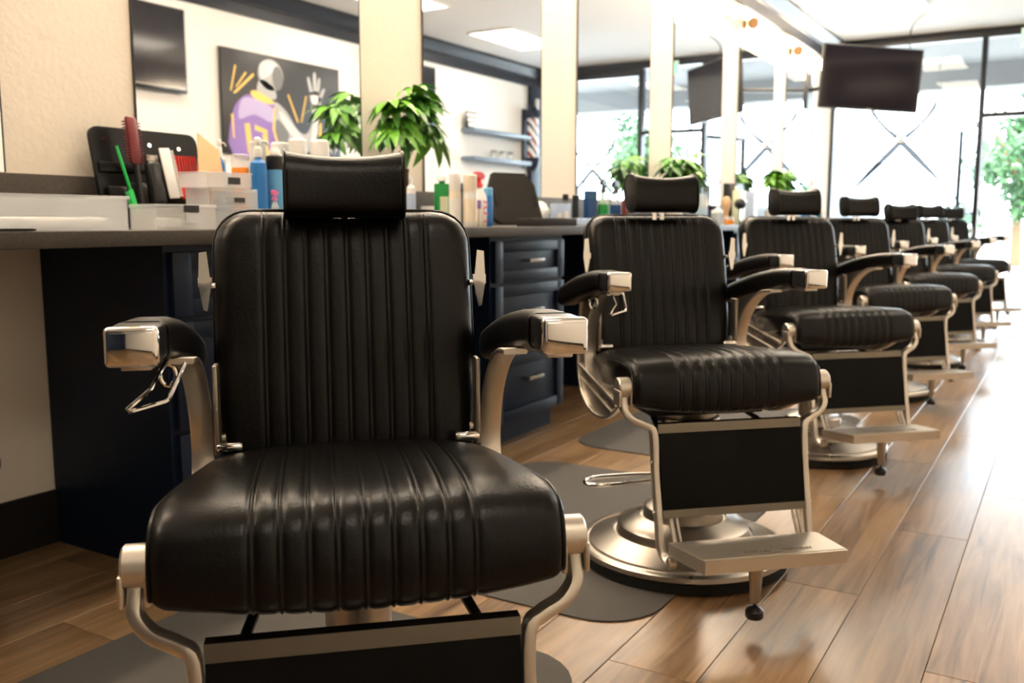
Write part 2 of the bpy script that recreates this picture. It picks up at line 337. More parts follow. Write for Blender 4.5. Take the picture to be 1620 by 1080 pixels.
tx = text_shape('CUT & ST', .17, 0.0); R_ = Matrix(((0, 0, 1), (1, 0, 0), (0, 1, 0))).to_4x4()
obj('window_lettering', ([(XF - .0062, v[0] + 1.58, v[1] + 1.05) for v in tx[0]], tx[1]), film2, w1)
ex = thing('exit_sign', 'green lit exit sign above the doorway', 'sign', (XF - .075, .46, 2.80))
obj('housing', box(-.012, .012, -.16, .16, 0, .19, .005), 'white_plastic', ex); obj('face', box(-.0128, -.0118, -.15, .15, .01, .18), pm('exit_face', (.5, .8, .65), .4, emit=(.45, 1.0, .72), es=.55), ex)
tx = text_shape('EXIT', .14, .001); obj('lettering', xf(tx, Matrix.Translation((-.0135, 0, .05)) @ Matrix(((0, 0, -1), (-1, 0, 0), (0, 1, 0))).to_4x4()), exitg, ex)

# ------------------------------------------------------------------ outdoors
struct('pavement', box(XF + .1, 90, -45, 45, -.15, -.03), concrete, label='bright concrete pavement outside the shop')
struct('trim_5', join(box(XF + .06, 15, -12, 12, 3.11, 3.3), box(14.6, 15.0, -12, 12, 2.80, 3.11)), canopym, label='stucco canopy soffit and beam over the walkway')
tag(obj('garden_wall', box(12.2, 17.5, 2.9, 3.1, -.03, 1.95, .02), stucco), 'grey stucco wall running out from the shop window', 'wall')
def tree(label, x, y, h, rad, seed):
    rnd = random.Random(seed); t = thing('street_tree', label, 'tree', (x, y, -.03), 0, 'trees across the street')
    path = [(0, 0, 0), (.05, .03, h * .25), (-.03, .1, h * .5), (.05, .05, h * .75)]
    sh = [sweep(catmull(path, 3), lambda u: circ(.13 * (1 - .6 * u), 8))]
    for i in range(6):
        a = rnd.uniform(0, 6.28); z0 = h * rnd.uniform(.3, .6)
        sh.append(sweep([(0, .05, z0), (.5 * rad * math.cos(a), .5 * rad * math.sin(a), z0 + .25 * h), (.8 * rad * math.cos(a), .8 * rad * math.sin(a), z0 + .35 * h)], lambda u: circ(.05 * (1 - .7 * u), 6)))
    obj('trunk', join(*sh), bark, t); V, F = [], []
    cl = [Vector((rnd.gauss(0, .45) * rad, rnd.gauss(0, .45) * rad, h * .68 + rnd.gauss(0, .17) * h)) for _ in range(16)]
    for i in range(4200):
        c = rnd.choice(cl) + Vector((rnd.gauss(0, .2), rnd.gauss(0, .2), rnd.gauss(0, .17))) * rad
        a = Vector((rnd.gauss(0, 1), rnd.gauss(0, 1), rnd.gauss(0, 1))).normalized(); b = a.orthogonal().normalized(); s = rnd.uniform(.07, .13)
        n0 = len(V); V += [tuple(c + a * s), tuple(c + b * s * .45), tuple(c - a * s), tuple(c - b * s * .45)]; F.append((n0, n0 + 1, n0 + 2, n0 + 3))
    o = obj('crown', (V, F), treeleaf, t); o['kind'] = 'stuff'
tree('leafy street tree seen through the open doorway', 23, 1.05, 3.7, 1.15, 3)
tree('leafy street tree seen reflected in the mirror by the spray bottles', 31, -8.5, 5.0, 1.9, 5)

# ------------------------------------------------------------------ ceiling troffers and vanity lights
def troffer(x, y):
    where = {-0.1: 'added unseen between the end wall and first barber chair', 2.3: 'over the first barber chair', 4.7: 'near the third barber chair', 7.1: 'near the fifth barber chair', 9.45: 'nearest the shop window'}[x]
    t = thing('ceiling_light', 'recessed ceiling light panel ' + where + (', on the mirror side' if y > 0 else ', on the painting side'), 'light', (x, y, ZC), 0, 'ceiling light panels')
    obj('frame', join(box(-.6, .6, -.3, -.275, -.018, -.001), box(-.6, .6, .275, .3, -.018, -.001), box(-.6, -.575, -.275, .275, -.018, -.001), box(.575, .6, -.275, .275, -.018, -.001)), 'white_plastic', t)
    obj('diffuser', box(-.575, .575, -.275, .275, -.012, -.004), troffm, t)
for x in (-0.1, 2.3, 4.7, 7.1, 9.45):
    for y in (1.65, -0.55):
        if (x, y) not in ((2.3, -0.55), (-0.1, 1.65)): troffer(x, y)  # panel nearest the camera is unseen, added for sheen on the first backrest
MX0, MP, MWD = 1.935, 1.512, 1.075
for k in range(-2, 6):  # first mirror and light are unseen, the light put back to brighten the wall
    xc = MX0 + MP * k + MWD / 2
    which = ['unseen wall mirror over the bare end of the counter', 'wall mirror over the empty counter end', 'wall mirror above the clear storage drawers', 'wall mirror beside the tall leafy plant', 'wall mirror above the two glass spray bottles', 'wall mirror beside the second leafy plant', 'wall mirror beside the third leafy plant', 'last wall mirror before the shop window'][k + 2]
    mo = thing('wall_mirror', 'tall frameless ' + which, 'mirror', (xc, YW, 1.085), 0, 'mirrors along the cream wall')
    obj('mirror_glass', box(-MWD / 2, MWD / 2, -.008, -.002, 0, 1.345), mirror, mo)
    for e_ in (-1, 1): obj('edge', box(min(e_ * MWD / 2, e_ * (MWD / 2 + .004)), max(e_ * MWD / 2, e_ * (MWD / 2 + .004)), -.009, -.001, 0, 1.345), steeldk, mo)
    s = thing('vanity_light', 'glowing tube vanity light over the ' + which, 'light', (xc + .08, YW, 2.63), 0, 'vanity lights above the mirrors')
    obj('back_plate', box(-.53, .53, -.03, -.001, -.035, .035, .004), brass, s)
    obj('diffuser', lathe([(.03, -.5), (.045, -.495), (.045, .495), (.03, .5)], 20, (0, -.085, 0), 'x'), sconcem, s)
    for e_ in (-1, 1): obj('end_cap', lathe([(.05, -.012), (.05, .012)], 20, (e_ * .512, -.085, 0), 'x'), brass, s)

# ------------------------------------------------------------------ counter and drawer units
CY, CZ = 1.93, 0.928
ct = thing('worktop', 'long grey laminate worktop under the mirrors', 'worktop', (0, 0, 0))
obj('slab', box(-1.2, 11.0, CY, YW - .022, CZ - .038, CZ, .003), counter, ct)
struct('trim_6', box(-1.2, 11.0, YW - .021, YW - .001, CZ - .038, 1.083, .002), counter, label='grey laminate upstand behind the worktop')
names = ['behind the first barber chair', 'between the first and second barber chairs', 'behind the third barber chair', 'behind the fourth barber chair', 'behind the fifth barber chair', 'behind the sixth barber chair']
proto = None
for k in range(6):
    loc = (1.585 + 1.57 * k, 1.99, 0); lab = 'navy three drawer cabinet under the worktop ' + names[k]
    if proto is None:
        proto = thing('drawer_cabinet', lab, 'cabinet', loc, 0, 'navy drawer cabinets under the worktop')
        obj('carcass', join(box(0, .62, .02, .54, .1, CZ - .0385), box(.0, .62, .075, .54, 0, .1)), navy, proto)
        for z0, z1 in ((.70, .87), (.40, .685), (.11, .385)):
            dr = obj('drawer', join(box(.015, .605, .012, .02, z0, z1, .002), box(.015, .075, 0, .012, z0, z1, .002), box(.545, .605, 0, .012, z0, z1, .002), box(.075, .545, 0, .012, z0, z0 + .045, .002), box(.075, .545, 0, .012, z1 - .045, z1, .002)), navy, proto)
            zc = (z0 + z1) / 2 + (.0 if z1 > .8 else .03)
            obj('handle', join(box(.245, .375, -.03, -.02, zc - .007, zc + .007, .002), box(.25, .258, -.02, .012, zc - .005, zc + .005), box(.362, .37, -.02, .012, zc - .005, zc + .005)), satin, dr)
    else:
        c = copy_tree(proto); c.location = loc; c['label'] = lab

# ------------------------------------------------------------------ barber chair
SP = 0.0336
def flute(x):
    """relief of the stitched channels: soft bulge between seams, a thin welt on each seam"""
    a = abs(x) / SP
    if a > 4.0:
        d = (a - 4.0) * SP; w = 0.0
        b = -0.0035 * math.exp(-(d / .0055) ** 2)
    else:
        f = a - math.floor(a + .5); d = abs(f) * SP; b = -0.0035 * math.exp(-(d / .0055) ** 2)
    return b + 0.0038 * math.exp(-(d / .0022) ** 2)
xs = []
for i in range(-4, 5):
    for o_ in (-.5, -.36, -.24, -.16, -.11, -.065, -.03, 0, .03, .065, .11, .16, .24, .36): xs.append((i + o_) * SP)
xs = [v for v in xs if v >= -4.36 * SP] + [4.5 * SP]
xs = sorted(set([round(v, 5) for v in xs]))
xi_min, xi_max = xs[0], xs[-1]
def backrest_shape():
    w0, zb, zt, r = .215, .555, .962, .058; V, F = [], []
    outer = [1, .985, .95, .89, .8, .68, .54, .4, .26, .12]
    zrows = [zb + (zt - zb) * t for t in (0, .01, .03, .07, .14, .24, .36, .48, .6, .7, .78, .84, .885, .92, .95, .97, .985, .995, 1.0)]
    def yb(z): return .165 + (z - .57) * .20 - .012 * math.sin(max(0, min(1, (z - .57) / .39)) * PI)
    grid = []
    for z in zrows:
        hw = w0 - (.004 if z < .62 else 0)
        if z > zt - r: hw = w0 - r + math.sqrt(max(0, r * r - (z - zt + r) ** 2))
        line = [-(xi_max + .004 + (hw - xi_max - .004) * t) for t in outer] + xs + [xi_max + .004 + (hw - xi_max - .004) * t for t in reversed(outer)]
        row = []
        for x in line:
            e1 = max(0, hw - abs(x)); e2 = zt - z
            R = .03; f = lambda q: R * (1 - math.sqrt(max(0, 1 - (1 - min(q / R, 1)) ** 2)))
            y_ = yb(z) + f(e1) + f(e2) * .9 - .010 * (1 - (x / w0) ** 2) - flute(x)
            row.append(len(V)); V.append((x, y_, z))
        grid.append(row)
    nc = len(grid[0])
    for j in range(len(grid) - 1):
        for i in range(nc - 1): F.append((grid[j][i], grid[j][i + 1], grid[j + 1][i + 1], grid[j + 1][i]))
    loop = grid[0] + [g_[-1] for g_ in grid[1:]] + list(reversed(grid[-1][:-1])) + [g_[0] for g_ in reversed(grid[1:-1])]
    bk = []
    for idx in loop:
        x, y_, z = V[idx]; bk.append(len(V)); V.append((x * .99, yb(z) + .075, z - .004 if z > .9 else z))
    for i in range(len(loop)): F.append((loop[i], loop[(i + 1) % len(loop)], bk[(i + 1) % len(loop)], bk[i]))
    F.append(tuple(bk))
    pipe = [Vector(V[g_[0]]) for g_ in grid[2:]] + [Vector(V[i]) for i in grid[-1][4:-4:9]] + [Vector(V[g_[-1]]) for g_ in reversed(grid[2:])]
    return (V, F), [p + Vector((0, .002, .001)) for p in pipe]
def seat_shape():
    prof = catmull([(0, .19, .485), (0, .198, .53), (0, .190, .568), (0, .16, .584), (0, .06, .600), (0, -.04, .609), (0, -.13, .613), (0, -.20, .613), (0, -.246, .605), (0, -.272, .586), (0, -.285, .558), (0, -.289, .53), (0, -.289, .505), (0, -.285, .485), (0, -.268, .471), (0, -.24, .468)], 4)
    n = len(prof); V, F, grid, el, er = [], [], [], [], []
    for j, p in enumerate(prof):
        T = prof[min(j + 1, n - 1)] - prof[max(j - 1, 0)]; Nn = Vector((0, -T.z, T.y)); Nn.normalize()
        if Nn.dot(p - Vector((0, -.05, .53))) < 0: Nn = -Nn
        hw = .212 + .038 * min(1, max(0, (.19 - p.y) / .40)) ** .8
        outer = [1, .985, .955, .91, .84, .74, .62, .48, .34, .2, .08]
        line = [-(xi_max + .004 + (hw - xi_max - .004) * t) for t in outer] + xs + [xi_max + .004 + (hw - xi_max - .004) * t for t in reversed(outer)]
        low = min(1, max(0, (.53 - p.z) / .06)) if p.y < 0 else 0
        row = []
        for x in line:
            a_ = abs(x) / hw; e_ = max(0, hw - abs(x))
            drop = (.018 - .010 * min(1, max(0, -p.y / .2))) * a_ ** 3 + .010 * (1 - min(e_ / .016, 1)) ** 2
            q_ = p + Nn * ((flute(x) if j > 7 else 0) - drop); q_ = Vector((x, q_.y, q_.z + low * .016 * a_ * a_))
            row.append(len(V)); V.append(tuple(q_))
        el.append(Vector(V[row[0]])); er.append(Vector(V[row[-1]])); grid.append(row)
    nc = len(grid[0])
    for j in range(n - 1):
        for i in range(nc - 1): F.append((grid[j][i], grid[j][i + 1], grid[j + 1][i + 1], grid[j + 1][i]))
    F.append(tuple(grid[0]) + tuple(reversed(grid[-1])))
    for sgn, ed, col in ((-1, el, 0), (1, er, nc - 1)):
        c = Vector((0, -.04, .535)); ring0 = [g_[col] for g_ in grid]
        for sc_, bul in ((.97, .004), (.88, .007), (.6, .008)):
            ring1 = []
            for p in ed: q_ = Vector((0, p.y, p.z)); q_ = c + (q_ - c) * sc_; ring1.append(len(V)); V.append((p.x + sgn * bul, q_.y, q_.z))
            for j in range(n - 1): F.append((ring0[j], ring0[j + 1], ring1[j + 1], ring1[j]))
            F.append((ring0[-1], ring0[0], ring1[0], ring1[-1])); ring0 = ring1
        F.append(tuple(ring0))
    return (V, F), el[5:-3], er[5:-3]
def headrest_shape():
    V, F = [], []; n = 32; xsn = [-.097, -.095, -.088, -.07, -.045, -.02, 0, .02, .045, .07, .088, .095, .097]
    for x in xsn:
        a = abs(x) / .097; s = 1.0 if a < .99 else .9; sag = .010 * (1 - a * a)
        for i in range(n):
            t = 2 * PI * i / n; c_, s_ = math.cos(t), math.sin(t); ex_ = .62
            yy = .050 * math.copysign(abs(c_) ** ex_, c_); zz = .055 * math.copysign(abs(s_) ** ex_, s_)
            if zz > 0: zz -= sag * (zz / .055)
            if yy < 0: yy += .7 * sag * (-yy / .05)
            V.append((x, .215 + yy * s + .12 * zz, 1.012 + zz * s))
    for j in range(len(xsn) - 1):
        for i in range(n): F.append((j * n + i, j * n + (i + 1) % n, (j + 1) * n + (i + 1) % n, (j + 1) * n + i))
    F.append(tuple(range(n - 1, -1, -1))); F.append(tuple((len(xsn) - 1) * n + i for i in range(n)))
    return (V, F), [[Vector(V[j * n + i]) for i in range(n)] for j in (1, len(xsn) - 2)]
def build_chair():
    t = thing('barber_chair', '', 'chair', (0, 0, 0), 0, 'barber chairs in a row')
    bs, bp_ = backrest_shape(); back = obj('backrest', bs, leather, t, angle=75)
    obj('piping', tube(bp_, .0035, 8), leather, back)
    ss, el, er = seat_shape(); seat = obj('seat', ss, leather, t, angle=75)
    obj('piping', tube(el, .0035, 8), leather, seat); obj('piping', tube(er, .0035, 8), leather, seat)
    hsn, rings = headrest_shape(); head = obj('headrest', hsn, leather, t, angle=75)
    for r_ in rings: obj('piping', tube(r_, .003, 6, True), leather, head)
    for px_ in (-.012, .012): obj('headrest_post', box(px_ - .006, px_ + .006, .236, .244, .80, 1.0), chrome, t)
    obj('seat_frame', join(box(-.19, .19, -.2, .19, .468, .482), box(-.16, .16, -.15, .15, .44, .468, .006)), steeldk, t)
    for s in (-1, 1):
        S = (lambda sh: sh) if s == 1 else mirx
        # padded arm
        top = catmull([(0, .295, .742), (0, .25, .757), (0, .17, .778), (0, .08, .797), (0, -.02, .812), (0, -.09, .818), (0, -.128, .818)], 4)
        bot = catmull([(0, .295, .692), (0, .25, .70), (0, .17, .716), (0, .08, .735), (0, -.02, .752), (0, -.09, .764), (0, -.128, .769)], 4)
        V, F = [], []; kk = None
        for i, (a, b) in enumerate(zip(top, bot)):
            h = a.z - b.z; w = .064; u = i / (len(top) - 1); r_ = .018 if u < .93 else .012
            if u < .12: h *= .6 + .4 * u / .12; w *= .7 + .3 * u / .12
            sec = rrect(w, h, min(r_, h * .45), 4); kk = len(sec)
            for p, q_ in sec: V.append((.268 + p, a.y, (a.z + b.z) / 2 + q_ + .003 * (1 - (p / .032) ** 2) * (q_ > 0)))
        for i in range(len(top) - 1):
            for j in range(kk): F.append((i * kk + j, i * kk + (j + 1) % kk, (i + 1) * kk + (j + 1) % kk, (i + 1) * kk + j))
        F.append(tuple(range(kk - 1, -1, -1))); F.append(tuple((len(top) - 1) * kk + j for j in range(kk)))
        arm = obj('armrest', S((V, F)), leather, t, angle=60)
        hb = box(.238, .298, -.192, -.128, .773, .819, .006, 3); obj('armrest_housing', S(hb), blackpl, arm)
        cp_ = join(box(.2365, .2995, -.206, -.19, .7715, .8205, .006, 3), box(.243, .293, -.2075, -.2055, .778, .814, .001)); obj('armrest_cap', S(cp_), chrome, arm)
        obj('underplate', S(box(.25, .286, -.18, .0, .764, .772, .002)), alu, arm)
        # curved front strip and web of the side casting
        strip = catmull([(.234, -.055, .756), (.234, .01, .748), (.234, .075, .715), (.234, .128, .66), (.234, .150, .60), (.234, .145, .552), (.234, .115, .518), (.234, .05, .500), (.234, -.04, .505), (.234, -.13, .522), (.234, -.205, .538)], 5)
        fr = obj('side_frame', S(sweep(strip, rrect(.036, .008, .002, 2), up=(1, 0, 0)) if False else sweep(strip, [(q_, p) for p, q_ in rrect(.036, .008, .003, 2)], up=(1, 0, 0))), alu, t)
        rim = catmull([(0, .175, .73), (0, .195, .66), (0, .205, .58), (0, .20, .52), (0, .17, .462), (0, .10, .425), (0, .01, .415), (0, -.08, .432), (0, -.16, .47), (0, -.215, .51)], 4)
        obj('rim', S(sweep([(.250, p.y, p.z) for p in rim], [(q_, p) for p, q_ in rrect(.014, .010, .003, 2)], up=(1, 0, 0))), alu, fr)
        web = [(p.y, p.z) for p in strip] + [(p.y, p.z) for p in reversed(rim)]
        obj('web', S(prism(web, .240, .248, 'x')), alu_dark, fr)
        obj('rib', S(sweep([(.251, .19, .53), (.251, -.15, .478)], rrect(.012, .012, .003, 2))), alu, fr); obj('rib', S(sweep([(.250, .185, .495), (.250, -.10, .448)], rrect(.005, .006, .001, 1))), alu, fr)
        tm = text_shape('BELMONT', .030, .002)
        if s == -1: M = Matrix.Translation((-.250, .055, .484)) @ Matrix.Rotation(math.radians(8.5), 4, 'X') @ Matrix(((0, 0, -1), (-1, 0, 0), (0, 1, 0))).to_4x4()
        else: M = Matrix.Translation((.250, .055, .484)) @ Matrix.Rotation(math.radians(8.5), 4, 'X') @ Matrix(((0, 0, 1), (1, 0, 0), (0, 1, 0))).to_4x4()
        obj('raised_lettering', xf(tm, M), alu, fr)
        hub = join(lathe([(.024, .0), (.027, .003), (.027, .031), (.024, .034)], 24, (.250, -.240, .538), 'x'), box(.250, .257, -.267, -.220, .495, .535, .003), box(.280, .287, -.267, -.220, .495, .535, .003))
        obj('hub', S(hub), alu, fr)
        # bracket and pin behind the strip
        obj('back_bracket', S(join(box(.206, .214, .13, .165, .575, .72, .002), lathe([(.008, 0), (.008, .006)], 12, (.198, .15, .60), 'x'))), alu_dark, t)
        obj('pivot_pin', S(lathe([(.007, 0), (.0085, .004), (.0085, .036), (.006, .04)], 14, (.172, .135, .588), 'x')), chrome, t)
        # reclining paddle beside the backrest
        pad = join(prism([(-.007, .010), (.011, .010), (.009, .050), (-.003, .052)], -.005, .003, 'y'), prism([(-.010, -.006), (.012, -.006), (.012, .010), (-.010, .010)], -.007, .004, 'y'), prism([(-.008, -.006), (.011, -.006), (.005, -.044), (-.001, -.046)], -.005, .003, 'y'))
        pad = [(x + .226, y_ + .215, z + .845) for x, y_, z in pad[0]], pad[1]
        lv = obj('recline_paddle', S(pad), chrome, t); obj('spindle', S(lathe([(.005, 0), (.005, .016)], 10, (.212, .225, .84), 'x')), chrome, lv)
        # leg rest side bar
        bar = catmull([(.268, -.243, .530), (.270, -.248, .505), (.268, -.256, .482), (.250, -.265, .462), (.220, -.274, .449), (.202, -.280, .430), (.200, -.292, .34), (.199, -.318, .22), (.197, -.334, .155), (.192, -.35, .133), (.186, -.372, .125)], 4)
        lb = obj('leg_rest_bar', S(sweep(bar, rrect(.017, .026, .004, 2), up=(0, -1, 0))), alu, t)
        for ry_, rz_ in ((-.292, .36), (-.315, .24)): obj('rivet', S(lathe([(.005, 0), (.003, .006)], 10, (.2075, ry_, rz_), 'x')), chrome, lb)
        obj('hinge_boss', S(lathe([(.012, 0), (.014, .003), (.014, .018), (.010, .02)], 16, (.178, -.378, .132), 'x')), alu, lb)
        for lx_, lw_ in ((.17, .010), (.155, .006)): obj('link_rod', S(sweep([(lx_, -.325, .225), (lx_, -.37, .15)], rrect(lw_, .006, .001, 1))), satin, t)
        obj('strut', S(sweep([(.12, -.02, .45), (.165, -.26, .40)], rrect(.014, .010, .002, 1))), steeldk, t)
    # wire release lever and ring under one arm
    obj('release_lever', tube([(-.245, -.06, .768), (-.258, -.15, .735), (-.282, -.175, .715), (-.279, -.180, .713), (-.238, -.165, .722), (-.235, -.160, .724), (-.222, -.10, .760)], .0028, 8), chrome, t)
    obj('hook_ring', tube([(-.252 - .011 + .011 * math.cos(a), .03, .725 + .016 * math.sin(a)) for a in [2 * PI * i / 16 for i in range(16)]], .0035, 8, True), chrome, t)
    # leg rest
    tilt = lambda z: -.272 - (.43 - z) * .21
    V = []; 
    pan = obj('leg_rest_panel', prism([(tilt(.432) - .0, .432), (tilt(.245), .245), (tilt(.245) - .014, .247), (tilt(.34) - .018, .34), (tilt(.432) - .014, .430)], -.19, .19, 'x'), vinyl, t)
    for z0, z1 in ((.430, .452), (.228, .247)):
        obj('trim_bar', prism([(tilt(z0) - .016, z0), (tilt(z1) - .016, z1), (tilt(z1) + .004, z1), (tilt(z0) + .004, z0)], -.191, .191, 'x'), trimsteel, pan)
    # footplate with ridged top, post and knob
    pl = [(-.192, -.37), (.192, -.37), (.192, -.40), (.176, -.545), (-.176, -.545), (-.192, -.40)]
    V = [(x, y_, .150 + (-.37 - y_) * .09) for x, y_ in pl] + [(x, y_, .181 + (-.37 - y_) * .09) for x, y_ in pl]; n = len(pl)
    F = [(i, (i + 1) % n, n + (i + 1) % n, n + i) for i in range(n)] + [tuple(range(n - 1, -1, -1)), tuple(range(n, 2 * n))]
    fp = obj('footplate', (V, F), alu, t)
    rid = []
    for i in range(24):
        y_ = -.385 - i * .0064; hw = .190 - max(0, -y_ - .40) * .11; z_ = .181 + (-.37 - y_) * .09
        rid.append(box(-hw, hw, y_ - .0018, y_ + .0018, z_ - .001, z_ + .0018))
    obj('tread_ridges', join(*rid), alu, fp)
    ft = text_shape('TAKARA BELMONT', .020, .0006); obj('stamped_lettering', xf(ft, Matrix.Translation((0.02, -.515, .1975)) @ Matrix.Rotation(math.radians(-5), 4, 'X')), alu_dark, fp)
    fl = obj('foot_post', lathe([(.010, .072), (.012, .078), (.017, .155), (.018, .168)], 18, (-.03, -.50, 0)), satin, t)
    obj('leveling_knob', join(lathe([(.004, .06), (.004, .075)], 10, (-.03, -.50, 0)), lathe([(.018, .034), (.021, .038), (.021, .052), (.016, .058), (.006, .064)], 18, (-.03, -.50, 0))), blackpl, t)
    # pedestal
    base = obj('pedestal_base', lathe([(r_ * .935, z_) for r_, z_ in [(.309, .027), (.313, .032), (.311, .044), (.302, .050), (.293, .051), (.291, .045), (.284, .045), (.281, .053), (.216, .078), (.209, .080), (.207, .073), (.201, .073), (.198, .080), (.196, .100), (.189, .105), (.136, .122), (.129, .124), (.127, .118), (.121, .118), (.119, .126), (.116, .148), (.110, .152), (.085, .155), (.066, .156)]], 64), satin, t)
    obj('rubber_ring', lathe([(.283, .0), (.289, .002), (.290, .026), (.27, .0265)], 64), rubber, base)
    obj('column', join(lathe([(.062, .148), (.062, .30), (.066, .305), (.066, .315), (.050, .32), (.050, .40)], 36), lathe([(.075, .40), (.085, .405), (.085, .432), (.07, .44)], 36)), satin, t)
    obj('column_ring', lathe([(.085, .395), (.094, .40), (.094, .41), (.085, .414)], 36), chrome, t)
    pump = catmull([(-.07, .03, .235), (-.14, .035, .236), (-.25, .03, .236), (-.29, .0, .235), (-.285, -.035, .235), (-.22, -.05, .236), (-.13, -.035, .236), (-.065, -.02, .236)], 4)
    obj('pump_lever', tube(pump, .0055, 10), chrome, t)
    return t
HEADS = {}
chair0 = build_chair()
spots = [(1.034, .898, -46.9, -.006), (2.425, .897, -46.6, .014), (3.865, .873, -45.4, .014), (5.376, .892, -44.8, .016), (6.69, .871, -45, -.004), (8.11, .866, -44.7, .012), (9.47, .845, -46.6, .012)]
mat_at = [(1.04, .91), (2.50, .91), (4.05, .91), (5.50, .91), (6.85, .91), (8.3, .91), (9.75, .91)]
labs = ['black leather barber chair in front of the clear storage drawers',
        'black leather barber chair in front of the foam board and red spray bottle',
        'black leather barber chair in front of the black case with yellow stripe',
        'black leather barber chair fourth from the open glass door',
        'black leather barber chair with its headrest pushed down onto the backrest, third from the door',
        'black leather barber chair second from the open glass door',
        'black leather barber chair nearest the open glass door']
for i, (x, y, a, hz) in enumerate(spots):
    c = chair0 if i == 0 else copy_tree(chair0)
    c.location = (x, y, 0.0045); c.rotation_euler = (0, 0, math.radians(a)); c['label'] = labs[i]
    for ch in c.children:
        if ch.name.startswith('headrest') and not ch.name.startswith('headrest_post'): ch.location = (0, 0, hz)

# ------------------------------------------------------------------ floor mats
def mat_outline(cx_, cy_):
    pts = []; x0, x1, y0, y1, r = -.60, .66, -.10, .90, .16
    for (px, py, a0) in ((x1 - r, y1 - r, 0), (x0 + r, y1 - r, 90), (x0 + r, y0 + r, 180), (x1 - r, y0 + r, 270)):
        for i in range(7):
            a = math.radians(a0 + 15 * i); pts.append((px + r * math.cos(a), py + r * math.sin(a)))
    return pts
mesh_mat = None
for i, (x, y) in enumerate(mat_at):
    if mesh_mat is None: mesh_mat = mesh('anti_fatigue_mat', prism(mat_outline(0, 0), .0006, .0042, 'z'), matm)
    o = obj('anti_fatigue_mat', mesh_mat, None, None, (x, y, 0)); 
    tag(o, 'dark grey rubber mat under the ' + ['first', 'second', 'third', 'fourth', 'fifth', 'sixth', 'seventh'][i] + ' barber chair from the clear storage drawers', 'mat', 'rubber mats under the chairs')

# ------------------------------------------------------------------ televisions
def tv(name, label, tl, tr, bl, thick=.045):
    tl, tr, bl = Vector(tl), Vector(tr), Vector(bl); ex_ = (tr - tl); w = ex_.length; ex_.normalize(); ez = tl - bl; ez = ez - ex_ * ez.dot(ex_); h = ez.length; ez.normalize(); ey = ez.cross(ex_)
    M = Matrix((ex_, ey, ez)).transposed().to_4x4(); M.translation = bl
    t = thing(name, label, 'television'); t.matrix_world = M
    obj('casing', box(0, w, 0, thick, 0, h, .006), blackpl, t); obj('screen', box(.014, w - .014, -.002, .001, .022, h - .014), screen, t)
    obj('logo_plate', box(w / 2 - .03, w / 2 + .03, -.0015, 0, .006, .014), 'grey', t)
    return t, w, h
t, w, h = tv('wall_television', 'black flat television angled out high on a wall arm by the shop window', (9.30, 2.06, 2.62), (9.96, 1.28, 2.58), (9.25, 2.16, 2.03))
obj('mount_plate', box(w * .3, w * .7, .045, .07, h * .3, h * .7, .004), steeldk, t)
wm = thing('television_bracket', 'black swing arm holding the angled television to the wall', 'bracket', (10.35, YW, 2.34))
obj('wall_plate', box(-.1, .1, -.03, -.001, -.2, .2, .005), steeldk, wm); obj('arm', sweep([(0, -.03, 0), (-.38, -.60, 0)], rrect(.05, .04, .006, 2)), steeldk, wm)
tag(obj('television_cable', tube(catmull([(9.62, 1.745, 2.035), (9.62, 1.75, 1.93), (9.56, 1.80, 1.90), (9.52, 1.85, 1.93), (9.51, 1.87, 2.04)], 5), .004, 6), 'white_plastic'), 'thin white cable looping under the angled television', 'cable')
tag(obj('ceiling_wire', tube(catmull([(10.4, 1.42, 3.02), (10.4, 1.50, 2.96), (10.4, 1.55, 2.85), (10.25, 1.52, 2.5)], 5), .006, 6), blackpl), 'thin dark wire dropping from the ceiling behind the television', 'cable')
def wall_tv(x0, x1, z0, z1, label):
    t = thing('wall_television', label, 'television', (x0, YO, z0)); w, h = x1 - x0, z1 - z0
    obj('casing', box(0, w, .03, .075, 0, h, .006), blackpl, t); obj('screen', box(.014, w - .014, .0745, .077, .025, h - .014), screen, t); obj('mount_plate', box(w * .3, w * .7, .001, .03, h * .3, h * .7), steeldk, t)
    obj('stand_bar', box(w * .5, w * .98, .07, .08, .03, .042, .003), satin, t)
wall_tv(4.22, 5.42, 2.01, 2.69, 'flat television on the white wall beside the dark painting')
wall_tv(7.80, 8.98, 2.01, 2.71, 'flat television on the white wall between the painting and the shelves')

# ------------------------------------------------------------------ painting: plain stand-in, athlete seen from behind
PX0, PX1, PZ0, PZ1 = 5.82, 7.35, 1.55, 2.47
pt = thing('canvas_painting', 'dark canvas painting of an athlete in a purple vest with gold strokes', 'painting', (PX0, YO, PZ0))
PWd, PH = PX1 - PX0, PZ1 - PZ0
obj('canvas', box(0, PWd, .002, .04, 0, PH, .003), 'canvas', pt)
def paint(name, polys, mat, lay):
    sh = []
    for pl in polys: sh.append(prism([(u * PWd, (1 - v) * PH) for u, v in pl], .0402, .0402 + .0006 * lay, 'y'))
    obj(name, join(*sh), mat, pt, angle=30)
def smooth2(pl, k=4): return [(p.x, p.y) for p in catmull([(a, b, 0) for a, b in pl], k, True)]
def ell(cu, cv, ru, rv, n=20): return [(cu + ru * math.cos(2 * PI * i / n), cv + rv * math.sin(2 * PI * i / n)) for i in range(n)]
